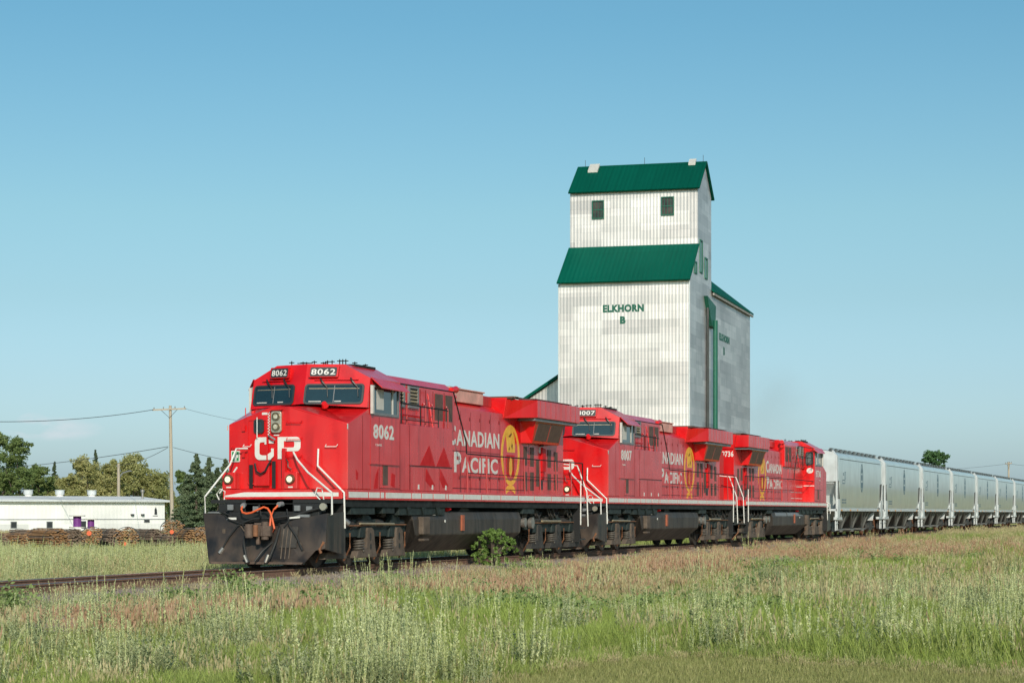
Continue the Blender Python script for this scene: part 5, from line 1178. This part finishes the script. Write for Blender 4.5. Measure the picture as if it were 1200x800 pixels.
def broadleaf(px, pt, d, width, label, m, base=None, n=9000, leaf=.135, seed=0, group=None, zb=.18, name='broadleaf_tree', lobes=22, cat='tree', lr=1.0):
    g = np.random.default_rng(seed); x, y, zt = atd(px, pt, d); gz = float(ground_z(x, y)); h = zt-gz
    rt = empty(name, (x, y, gz)); tag(rt, label, cat, group)
    tr = MB(); tr.cyl((0, 0, -.3), (.1, 0, h*.45), h*.022+.05, 8, h*.014)
    C_ = []
    for i in range(lobes):
        t = g.uniform(zb+.1, .96); rr = width/2*math.sin(math.pi*min(1, (t*.80+.14)))*math.sqrt(g.uniform(.05, 1.0))*.85; a = g.uniform(0, 2*math.pi)
        c = np.array([rr*math.cos(a), rr*math.sin(a), h*t*.93]); r = width*g.uniform(.09, .19)*lr
        C_.append((c, r))
    for c, r in C_[:10]: tr.cyl((0, 0, h*.25), tuple(c), .05+h*.006, 5, .02)
    tr.build('trunk', M['bark'], rt)
    Ps = []
    w_ = np.array([r**2 for _, r in C_]); w_ /= w_.sum()
    for (c, r), q in zip(C_, w_):
        k = int(n*q); u = g.normal(size=(k, 3)); u /= np.linalg.norm(u, axis=1)[:, None]
        u[:, 2] = np.where(u[:, 2] < -.3, -u[:, 2], u[:, 2])
        rad = r*g.uniform(.45, 1.12, k)**.6
        # sub clumping
        cl2 = g.normal(size=(max(4, k//45), 3)); cl2 /= np.linalg.norm(cl2, axis=1)[:, None]
        pick = cl2[g.integers(0, len(cl2), k)]; u = u*.45+pick*.8
        Ps.append(c+u*rad[:, None]*np.array([1, 1, .85]))
    P_ = np.concatenate(Ps); P_[:, 2] *= h/np.percentile(P_[:, 2], 99.6); P_ = P_[P_[:, 2] > h*.03]
    V, F = leaves(P_, leaf, g); mesh_np('crown', V, F, M[m], rt)
    return rt
def spruce(px, pt, d, width, label, seed=0, n=9000, leaf=.095, group=None):
    g = np.random.default_rng(seed); x, y, zt = atd(px, pt, d); gz = float(ground_z(x, y)); h = zt-gz
    rt = empty('spruce_tree', (x, y, gz)); tag(rt, label, 'spruce tree', group)
    MB().cyl((0, 0, -.3), (0, 0, h), .05+h*.018, 8, .015).build('trunk', M['bark'], rt)
    nb = int(h*18); Ps = []
    per = n//nb; gz0 = g.uniform(0, 6.28)
    for i in range(nb):
        t = 1-(i+g.uniform(0, 1))/nb; t = t**1.0; z = h*(.06+.94*t); L_ = width/2*(1-t)**.95*g.uniform(.55, 1.2)+.04; a = g.uniform(0, 2*math.pi)
        s = g.uniform(0, 1, per)**.6; off = g.normal(size=(per, 3))*np.array([.09, .09, .05])*(L_**.5+.15)
        zz = z-.35*L_*s+.22*L_*s*s
        Ps.append(np.stack([L_*s*math.cos(a), L_*s*math.sin(a), zz], 1)+off)
    V, F = leaves(np.concatenate(Ps), leaf, g, .5); mesh_np('crown', V, F, M['needle'], rt)
G1 = 'trees behind the white shed'
broadleaf(-6, 503, 285, 7.5, 'tall dark green tree cut by the left edge of the photo', 'leafdark', seed=1, group=G1, n=12000)
broadleaf(22, 514, 280, 6.6, 'big dark green tree at the far left behind the shed', 'leafdark', seed=2, group=G1, n=14000, lobes=30)
broadleaf(47, 546, 292, 5.4, 'small dark tree between the big green one and the olive willows', 'leafdark', seed=3, group=G1)
spruce(64, 541, 300, 3.2, 'thin dark spruce tip over the shed roof between the broadleaf trees', seed=4, group=G1)
broadleaf(80, 556, 285, 5.8, 'low olive bushy tree above the middle roof vent', 'leafolive', seed=5, group=G1)
spruce(112, 527, 315, 3.6, 'dark spruce tip standing behind the olive willows', seed=6, group=G1)
broadleaf(101, 536, 288, 6.8, 'olive yellow willow left of the lamp pole', 'leafolive', seed=7, group=G1, n=12000, lobes=30)
broadleaf(130, 540, 290, 6.4, 'olive yellow willow behind the lamp pole', 'leafolive', seed=8, group=G1, n=12000, lobes=30)
broadleaf(160, 533, 286, 7.4, 'tall olive yellow willow right of the lamp pole', 'leafolive', seed=9, group=G1, n=13000, lobes=32)
broadleaf(187, 556, 286, 6.0, 'lower olive willow next to the tall utility pole', 'leafolive', seed=10, group=G1, n=9000)
broadleaf(214, 553, 215, 3.6, 'dark shrubby tree just right of the tall utility pole', 'leafdark', seed=11, group=G1, n=8000)
G2 = 'spruces between the utility pole and the locomotive'
spruce(230, 532, 175, 4.4, 'tallest spruce right of the utility pole', seed=12, group=G2, n=16000)
spruce(245, 536, 178, 4.2, 'second spruce right of the utility pole', seed=13, group=G2, n=14000)
spruce(219, 556, 182, 3.4, 'short spruce closest to the utility pole', seed=14, group=G2, n=10000)
spruce(255, 548, 172, 4.0, 'third spruce right of the utility pole', seed=15, group=G2, n=12000)
spruce(264, 538, 180, 4.0, 'spruce half hidden behind the nose of the locomotive', seed=16, group=G2, n=12000)
broadleaf(1091, 529, 320, 4.4, 'round green tree showing above the hopper cars', 'leafright', seed=31, lobes=44, n=15000)
broadleaf(1103, 529, 321, 4.0, 'smaller green tree joined to the right of the round one above the hopper cars', 'leafright', seed=18, lobes=18, n=6000)
broadleaf(577, 620, 59.3, 1.6, 'bright green leafy shrub growing beside the fuel tank of the front locomotive', 'leafbright', seed=27, n=3300, leaf=.040, zb=-.12, name='shrub', lobes=110, cat='shrub', lr=.30)
fill = [(6, 548, 296, 9, 'leafdark', 'dark bushy tree filling the gap left of the first roof vent'), (36, 556, 298, 8, 'leafdark', 'dark bushy tree behind the first roof vent'), (64, 562, 297, 8, 'leafdark', 'low dark bushy tree behind the second roof vent'),
        (92, 552, 299, 9, 'leafolive', 'olive bush filling the gap between the second and third roof vents'), (120, 548, 300, 9, 'leafolive', 'olive bush filling the gap behind the third roof vent'), (148, 546, 301, 9, 'leafolive', 'olive bush just right of the lamp pole'), (176, 552, 299, 9, 'leafolive', 'olive bush behind the narrow roof chimney')]
for i, (px, pt, d, wd__, m__, lab) in enumerate(fill): broadleaf(px, pt, d, wd__, lab, m__, seed=60+i, group=G1, n=11000, lobes=34, zb=-.05)
# distant tree belts all round the plain
for i, (px, d) in enumerate([(-700, 700), (300, 1500), (620, 1500), (900, 1500), (1250, 1300), (1700, 1200)]):
    pass

# ---------------------------------------------------------------- grass, weeds: ground cover (instanced clumps)
def proto(name, V, F, m):
    o = mesh_np(name, V, F, m); C.objects.unlink(o)
    for p in o.data.polygons: p.use_smooth = False
    return o
def blades(n, h, spread, wd, lean, g, segs=2, head=0):
    V = []; F = []
    for i in range(n):
        a = g.uniform(0, 2*math.pi); r = spread*math.sqrt(g.uniform()); x, y = r*math.cos(a), r*math.sin(a)
        hh = h*g.uniform(.55, 1.1); d = g.uniform(0, 2*math.pi); l = lean*hh*g.uniform(.2, 1.2); b = g.uniform(0, math.pi); w_ = wd*g.uniform(.7, 1.3)
        bx, by = math.cos(b)*w_, math.sin(b)*w_; k = len(V)
        for s in range(segs):
            t = s/segs; q = 1-t*.55
            px_, py_ = x+l*t*t*math.cos(d), y+l*t*t*math.sin(d)
            V += [(px_-bx*q, py_-by*q, hh*t-.03), (px_+bx*q, py_+by*q, hh*t-.03)]
        tx, ty = x+l*math.cos(d), y+l*math.sin(d); V += [(tx-bx*.12, ty-by*.12, hh), (tx+bx*.12, ty+by*.12, hh)]
        for s in range(segs): F.append((k+2*s, k+2*s+1, k+2*s+3, k+2*s+2))
        if head:
            for q in range(head):
                t = 1-.26*q/head; hx, hy = x+l*t*t*math.cos(d), y+l*t*t*math.sin(d); c = g.uniform(0, math.pi); s_ = .007*g.uniform(.7, 1.4)
                k = len(V); V += [(hx, hy, hh*t-.045), (hx+math.cos(c)*s_, hy+math.sin(c)*s_, hh*t), (hx, hy, hh*t+.03), (hx-math.cos(c)*s_, hy-math.sin(c)*s_, hh*t)]; F.append((k, k+1, k+2, k+3))
    return np.array(V), np.array(F)
def sage(n, h, spread, g, leafn=26, ls=.022):
    V = []; F = []
    for i in range(n):
        a = g.uniform(0, 2*math.pi); r = spread*math.sqrt(g.uniform()); x, y = r*math.cos(a), r*math.sin(a); hh = h*g.uniform(.55, 1.1)
        dx, dy = .22*hh*r/spread*math.cos(a)+g.normal()*.02, .22*hh*r/spread*math.sin(a)+g.normal()*.02
        b = g.uniform(0, math.pi); k = len(V); w_ = .004
        V += [(x-w_*math.cos(b), y-w_*math.sin(b), -.03), (x+w_*math.cos(b), y+w_*math.sin(b), -.03), (x+dx+.002, y+dy, hh), (x+dx-.002, y+dy, hh)]; F.append((k, k+1, k+2, k+3))
        for j in range(leafn):
            t = g.uniform(.06, 1.0)**.85; s_ = ls*(1.5-t)*g.uniform(.7, 1.4); c = g.uniform(0, 2*math.pi); cx, cy, cz = x+dx*t, y+dy*t, hh*t
            ux, uy, uz = math.cos(c)*s_*.8, math.sin(c)*s_*.8, s_*g.uniform(.5, 1.5); vx, vy = -math.sin(c)*s_*.35, math.cos(c)*s_*.35
            k = len(V); V += [(cx, cy, cz), (cx+ux*.6+vx, cy+uy*.6+vy, cz+uz*.5), (cx+ux*1.3, cy+uy*1.3, cz+uz), (cx+ux*.6-vx, cy+uy*.6-vy, cz+uz*.5)]; F.append((k, k+1, k+2, k+3))
    return np.array(V), np.array(F)
def tumble(n, r, g):
    P_ = g.normal(size=(n, 3)); P_ /= np.linalg.norm(P_, axis=1)[:, None]; P_ *= r*g.uniform(.4, 1, n)[:, None]; P_[:, 2] = np.abs(P_[:, 2])*.7
    return leaves(P_, .035, g, 0, .12)
gg = np.random.default_rng(3)
protos = {}
protos['grass_green'] = [proto('grass_tuft', *blades(34, .29, .20, .0085, .6, gg), M['grassgreen']) for _ in range(3)]
protos['grass_lime'] = [proto('grass_tuft', *blades(34, .28, .20, .0085, .5, gg), M['grasslime']) for _ in range(2)]
protos['grass_tan'] = [proto('seed_grass_tuft', *blades(20, .42, .22, .0045, .35, gg, head=4), M['grasstan']) for _ in range(3)]
protos['grass_red'] = [proto('seed_grass_tuft', *blades(20, .38, .22, .004, .35, gg, head=5), M['grassred']) for _ in range(2)]
protos['sage'] = [proto('sage_plant', *sage(k_, .68, r_, gg, 74, .021), M['sageleaf']) for k_, r_ in ((6, .15), (8, .18), (4, .10), (9, .22), (6, .2))]
protos['sage_dark'] = [proto('sage_plant', *sage(16, .50, .26, gg, 40, .03), M['sagedark']) for _ in range(3)]
protos['broadweed'] = [proto('leafy_weed', *leaves(gg.normal(size=(170, 3))*np.array([.16, .16, .10])+np.array([0, 0, .17]), .035, gg, .3), M['leafweed']) for _ in range(3)]
protos['weed'] = [proto('dead_weed', *tumble(420, .34, gg), M['weedgrey']) for _ in range(2)]
protos['lawn'] = [proto('lawn_tuft', *blades(46, .07, .22, .006, .8, gg, segs=1), M['lawnblade']) for _ in range(3)]
protos['flower'] = [proto('flower_stem', *sage(6, .75, .12, gg, 30, .03), M['yellow']) for _ in range(1)]

def scatter(name, plist, X, Y, S, label, cat):
    n = len(X)
    if not n: return
    Z = ground_z(X, Y); pick = rng.integers(0, len(plist), n)
    root = None
    # one object: a mesh of points carrying scale, turn and variant, each turned into a clump
    me = bpy.data.meshes.new(name); me.vertices.add(n); me.vertices.foreach_set('co', np.stack([X, Y, Z], 1).astype(np.float32).ravel())
    for an, ty, dat in (('scl', 'FLOAT', S), ('rot', 'FLOAT', rng.uniform(0, 6.283, n)), ('tilt', 'FLOAT', rng.normal(0, .08, n)), ('pick', 'INT', pick)):
        at = me.attributes.new(an, ty, 'POINT'); at.data.foreach_set('value', np.asarray(dat, dtype=np.float32 if ty == 'FLOAT' else np.int32))
    o = bpy.data.objects.new(name, me); C.objects.link(o); tag(o, label, cat, kind='stuff')
    col = bpy.data.collections.new(name+'_kinds')
    for p in plist: col.objects.link(p)
    ng = bpy.data.node_groups.new(name, 'GeometryNodeTree')
    ng.interface.new_socket('Geometry', in_out='INPUT', socket_type='NodeSocketGeometry'); ng.interface.new_socket('Geometry', in_out='OUTPUT', socket_type='NodeSocketGeometry')
    N = ng.nodes; gi = N.new('NodeGroupInput'); go = N.new('NodeGroupOutput'); iop = N.new('GeometryNodeInstanceOnPoints'); ci = N.new('GeometryNodeCollectionInfo')
    ci.inputs[0].default_value = col; ci.inputs['Separate Children'].default_value = True; ci.inputs['Reset Children'].default_value = True
    def attr(nm, dt):
        a = N.new('GeometryNodeInputNamedAttribute'); a.data_type = dt; a.inputs[0].default_value = nm
        return [q for q in a.outputs if q.enabled and q.name == 'Attribute'][0]
    cb = N.new('ShaderNodeCombineXYZ'); ng.links.new(attr('tilt', 'FLOAT'), cb.inputs[0]); ng.links.new(attr('rot', 'FLOAT'), cb.inputs[2])
    e2r = N.new('FunctionNodeEulerToRotation'); ng.links.new(cb.outputs[0], e2r.inputs[0])
    ng.links.new(gi.outputs[0], iop.inputs['Points']); ng.links.new(ci.outputs[0], iop.inputs['Instance']); iop.inputs['Pick Instance'].default_value = True
    ng.links.new(attr('pick', 'INT'), iop.inputs['Instance Index']); ng.links.new(e2r.outputs[0], iop.inputs['Rotation']); ng.links.new(attr('scl', 'FLOAT'), iop.inputs['Scale'])
    ng.links.new(iop.outputs[0], go.inputs[0])
    md = o.modifiers.new('clumps', 'NODES'); md.node_group = ng

def field(n, d0, d1, g, rmax=.30, power=1.0):
    """random ground points in a wide wedge before the camera, denser near it"""
    u = g.uniform(0, 1, n)
    if abs(power-1) < 1e-6: d = d0*(d1/d0)**u
    else: d = (d0**(1-power)+u*(d1**(1-power)-d0**(1-power)))**(1/(1-power))
    k = g.uniform(-rmax, rmax, n); r = k*d
    x, y = rd(r, d); return x, y, r, d
def gp(px, py): d = 2500*1.66/(py-601); return (px-600)/2500*d, d
def patch(r, d, L_):
    s = np.zeros_like(r)
    for px, py, wr, wd in L_:
        a, b = gp(px, py); s = np.maximum(s, np.exp(-(((r-a)/wr)**2+((d-b)/wd)**2)))
    return s
SAGE = [(20, 796, .7, 1.6), (60, 775, .5, 1.5), (115, 800, .9, 1.8), (190, 800, .5, 1.5), (215, 775, .5, 1.4), (290, 760, .8, 2.0), (350, 800, .45, 1.6), (352, 775, .3, 1.5), (435, 775, .5, 2.2), (470, 800, .8, 1.6), (60, 735, .8, 3), (140, 715, .9, 3), (195, 700, .8, 3), (545, 745, .4, 2.2), (625, 782, .12, .6), (680, 745, .25, 1.5), (780, 735, .7, 3), (250, 715, .8, 2.5), (340, 705, 1.3, 3), (420, 705, .8, 2.5),
        (1000, 775, 1.6, 2.0), (1120, 778, 1.6, 1.8), (1190, 760, 1.6, 3), (900, 778, 1.1, 1.4), (1060, 735, 2.2, 3), (930, 745, 1.0, 2), (840, 785, .4, 1.0), (650, 695, .8, 3), (740, 660, .6, 4), (610, 672, 1.0, 4), (890, 645, 1.0, 6), (1020, 632, 1.2, 10), (580, 684, .8, 3), (1150, 715, 2.0, 3)]
RED = [(560, 693, 3, 4), (480, 700, 2, 3), (750, 668, 4, 6), (850, 655, 5, 8), (700, 675, 3, 5), (950, 640, 7, 14), (1100, 630, 10, 20), (300, 722, 1.8, 2.5), (130, 745, 1.2, 2), (450, 668, 3, 5), (780, 650, 5, 8), (1000, 650, 6, 12), (60, 735, 1, 2)]
LIME = [(1180, 655, 4, 6), (1100, 665, 4, 6), (980, 668, 4, 5), (260, 712, .8, 2), (450, 665, 1.0, 3), (560, 730, 3, 5), (760, 730, 3, 5), (650, 750, 2, 3)]
WEED = [(60, 755, .35, 1.5), (75, 752, .3, 1), (275, 740, .3, 1), (420, 690, 1.0, 3), (520, 680, .8, 3), (860, 655, 1.6, 4), (880, 660, 1.4, 3), (1050, 642, 1.6, 5), (285, 722, .5, 1.5), (20, 708, .6, 2), (400, 700, .8, 2), (1000, 645, 1.5, 4), (900, 663, 1, 3)]

g = np.random.default_rng(21)
def near_ok(x, y, r, d, edge=0.):      # on the camera side, off the ballast and off the lawn
    w_ = x-XC; return (w_ > 2.2) & (d > lawn_edge(r)+edge+.5*(vnoise(x, y, 1.1, 4)-.5))
# base grass
x, y, r, d = field(84000, 19, 130, g, rmax=.42, power=1.35)
ok = near_ok(x, y, r, d); x, y, r, d = x[ok], y[ok], r[ok], d[ok]
sg = patch(r, d, SAGE); rd_ = patch(r, d, RED); lm_ = patch(r, d, LIME); wd_ = patch(r, d, WEED)
n1 = vnoise(x, y, 2.6, 1)*.6+vnoise(x, y, .9, 2)*.4; n2 = vnoise(x, y, 3.3, 8)
w_ = x-XC
tanp = np.clip(.03+.10*sstep(26, 40, d)+.8*rd_+.45*np.exp(-((w_-3.4)/2.2)**2)+.40*(n2-.5)*sstep(22, 32, d)-.6*lm_, .015, .85)
u = g.uniform(0, 1, len(x)); istan = u < tanp
u2 = g.uniform(0, 1, len(x)); isred = istan & (u2 < np.clip(.04+1.1*rd_*(.5+n1), 0, .85)); istan &= ~isred
lim = (~istan) & (~isred) & (g.uniform(0, 1, len(x)) < np.clip(.25+.9*lm_+.8*(n1-.5), 0, 1)); grn = (~istan) & (~isred) & (~lim)
hv = vnoise(x, y, 1.4, 41)
S = g.uniform(.6, 1.25, len(x))*(.55+.95*n1*hv+.25*hv)*np.clip(.45+.13*(w_-2.4)+.010*np.clip(y-48, 0, 60), .42, 1)*np.clip(.55+.45*(d-lawn_edge(r))/1.6, .5, 1)
pos = g.uniform(0, 1, len(x)) < (1-.35*wd_)*(1-.28*sg)
for nm, mk, lab in (('grass_green', grn, 'mid green meadow grass across the field in front of the train'), ('grass_lime', lim, 'bright fresh green grass patches in the field'),
                    ('grass_tan', istan, 'straw coloured seeding grass between the green grass and the track'), ('grass_red', isred, 'reddish seeding grass in drifts before the track')):
    k = mk & pos; scatter(nm, protos[nm], x[k], y[k], S[k], lab, 'grass')
# sage on the camera side
x, y, r, d = field(54000, 19, 120, g, rmax=.40, power=1.3); ok = near_ok(x, y, r, d, .1)
sg = patch(r, d, SAGE); n1 = vnoise(x, y, 1.3, 12); n3 = vnoise(x, y, .5, 13)
cf = np.clip((.6*n1+.4*n3-.38)*4.5, 0, 1); far = np.clip((d-26)/14, 0, 1)
lat = np.clip((vnoise(r*1.0, d*.18, .75, 88)-.42)*5, 0, 1)
p = np.clip(sg*(.006+.26*cf*lat+.03*cf)*(1+.6*far)+.012*(n3 > .62)+.02*(vnoise(x, y, 4, 99) > .6), 0, 1); ok &= g.uniform(0, 1, len(x)) < p
x, y, r, d = x[ok], y[ok], r[ok], d[ok]; dk = g.uniform(0, 1, len(x)) < .30
S = g.uniform(.55, 1.3, len(x))*(.7+.6*vnoise(x, y, 1.0, 77))*np.clip(.6+.4*(d-lawn_edge(r))/1.5, .5, 1)*np.clip(.5+.12*(x-XC-2.4)+.012*np.clip(y-48, 0, 60), .5, 1)
scatter('sage', protos['sage'], x[~dk], y[~dk], S[~dk], 'silvery green sage spikes standing in the grass field', 'sage plants')
scatter('sage_dark', protos['sage_dark'], x[dk], y[dk], S[dk], 'darker grey green sage bushes low in the grass field', 'sage plants')
# weeds
x, y, r, d = field(20000, 20, 100, g, power=1.2); ok = near_ok(x, y, r, d, .5) & (g.uniform(0, 1, len(x)) < patch(r, d, WEED)*.9)
scatter('dead_weed', protos['weed'], x[ok], y[ok], g.uniform(.9, 1.5, ok.sum()), 'low grey brown dead weed mats in the field', 'dead weeds')
x, y, r, d = field(14000, 19, 90, g, power=1.25); ok = near_ok(x, y, r, d, .2) & (d > 29) & (g.uniform(0, 1, len(x)) < np.clip((vnoise(x, y, 1.6, 101)-.68)*1.6, 0, .22)+.012)
scatter('leafy_weed', protos['broadweed'], x[ok], y[ok], g.uniform(.6, 1.3, ok.sum()), 'dark green leafy weeds low in the field', 'weeds')
# behind the track
x, y, r, d = field(26000, 34, 125, g, rmax=.32, power=1.2); w_ = x-XC
ok = (w_ < -2.6) & (r/d < .02); x, y, r, d, w_ = x[ok], y[ok], r[ok], d[ok], w_[ok]
u = g.uniform(0, 1, len(x)); n1 = vnoise(x, y, 3, 31)
a = u < .55*(.5+n1); b = (~a) & (u < .72); c = (~a) & (~b) & (u < .76+.1*n1) & (d > 70); e_ = (~a) & (~b) & (~c)
S = g.uniform(.65, 1.15, len(x))*(.7+.75*n1)*np.clip(1.15-(d-60)/60, .6, 1.1)*np.clip(.55+.45*(-w_-2.6)/3, .5, 1)
scatter('sage_beyond_track', protos['sage'], x[a], y[a], S[a]*1.0, 'silvery sage thicket behind the track at the left', 'sage plants')
scatter('dark_sage_beyond_track', protos['sage_dark'], x[b], y[b], S[b]*1.1, 'darker sage bushes behind the track at the left', 'sage plants')
scatter('yellow_flowers', protos['flower'], x[c], y[c], S[c]*.95, 'yellow flowering weeds before the lath bundles', 'flowers')
scatter('straw_grass_beyond_track', protos['grass_tan'], x[e_], y[e_], S[e_]*1.1, 'straw coloured grass behind the track', 'grass')
# thin growth along the ballast shoulder
x = XC+np.concatenate([g.uniform(1.5, 2.6, 900), g.uniform(-2.6, -1.5, 400)]); y = g.uniform(22, 150, len(x)); m_ = vnoise(x, y, 2.2, 55) > .42
scatter('trackside_grass', protos['grass_tan'], x[m_], y[m_], g.uniform(.3, .6, m_.sum()), 'thin straw grass growing through the ballast', 'grass')
# lawn
x, y, r, d = field(26000, 13, 27, g, rmax=.45, power=1.0); ok = d < lawn_edge(r)+.35
dry = (d > lawn_edge(r)-.5) & (g.uniform(0, 1, len(x)) < .35)
scatter('dry_lawn_edge', protos['grass_tan'], x[ok & dry], y[ok & dry], g.uniform(.2, .4, (ok & dry).sum()), 'dry straw edge between the mown lawn and the tall grass', 'dry grass')
scatter('mown_lawn', protos['lawn'], x[ok], y[ok], g.uniform(.8, 1.3, ok.sum()), 'short mown lawn along the bottom right of the photo', 'lawn')
# far field
x, y, r, d = field(16000, 120, 420, g, rmax=.34, power=1.2); ok = (np.abs(x-XC) > 3)
x, y = x[ok], y[ok]; u = vnoise(x, y, 9, 71)
scatter('far_straw_grass', protos['grass_tan'], x[u > .5], y[u > .5], g.uniform(1.2, 1.8, (u > .5).sum()), 'straw coloured grass far along the railway', 'grass')
scatter('far_green_grass', protos['grass_green'], x[u <= .5], y[u <= .5], g.uniform(1.4, 2.2, (u <= .5).sum()), 'green grass far along the railway', 'grass')

# faint brown exhaust drifting behind the third locomotive
def smoke():
    x, y, z = atd(903, 478, 118)
    bm = bmesh.new(); bmesh.ops.create_icosphere(bm, subdivisions=3, radius=1)
    me = bpy.data.meshes.new('exhaust_smoke'); bm.to_mesh(me); bm.free()
    o = bpy.data.objects.new('exhaust_smoke', me); C.objects.link(o); o.location = (x, y, z); o.scale = (2.6, 4.0, 2.9); tag(o, 'faint brown exhaust smoke drifting right of the grain elevator', 'smoke', kind='stuff')
    m = bpy.data.materials.new('smoke'); m.use_nodes = True; t = m.node_tree; t.nodes.clear()
    out = t.nodes.new('ShaderNodeOutputMaterial'); v = t.nodes.new('ShaderNodeVolumePrincipled'); v.inputs['Color'].default_value = (.55, .48, .42, 1)
    co = t.nodes.new('ShaderNodeTexCoord'); n = t.nodes.new('ShaderNodeTexNoise'); n.inputs['Scale'].default_value = 1.4; n.inputs['Detail'].default_value = 2; t.links.new(co.outputs['Object'], n.inputs[0])
    ln = t.nodes.new('ShaderNodeVectorMath'); ln.operation = 'LENGTH'; t.links.new(co.outputs['Object'], ln.inputs[0])
    fo = t.nodes.new('ShaderNodeMapRange'); fo.inputs[1].default_value = .15; fo.inputs[2].default_value = 1.0; fo.inputs[3].default_value = 1; fo.inputs[4].default_value = 0; t.links.new(ln.outputs['Value'], fo.inputs[0])
    nr = t.nodes.new('ShaderNodeMapRange'); nr.inputs[1].default_value = .35; nr.inputs[2].default_value = .65; nr.inputs[3].default_value = .2; nr.inputs[4].default_value = 1; t.links.new(n.outputs[0], nr.inputs[0])
    mu = t.nodes.new('ShaderNodeMath'); mu.operation = 'MULTIPLY'; t.links.new(fo.outputs[0], mu.inputs[0]); t.links.new(nr.outputs[0], mu.inputs[1])
    m2 = t.nodes.new('ShaderNodeMath'); m2.operation = 'MULTIPLY'; m2.inputs[1].default_value = .055; t.links.new(mu.outputs[0], m2.inputs[0]); t.links.new(m2.outputs[0], v.inputs['Density'])
    t.links.new(v.outputs[0], out.inputs['Volume']); me.materials.append(m)
smoke()
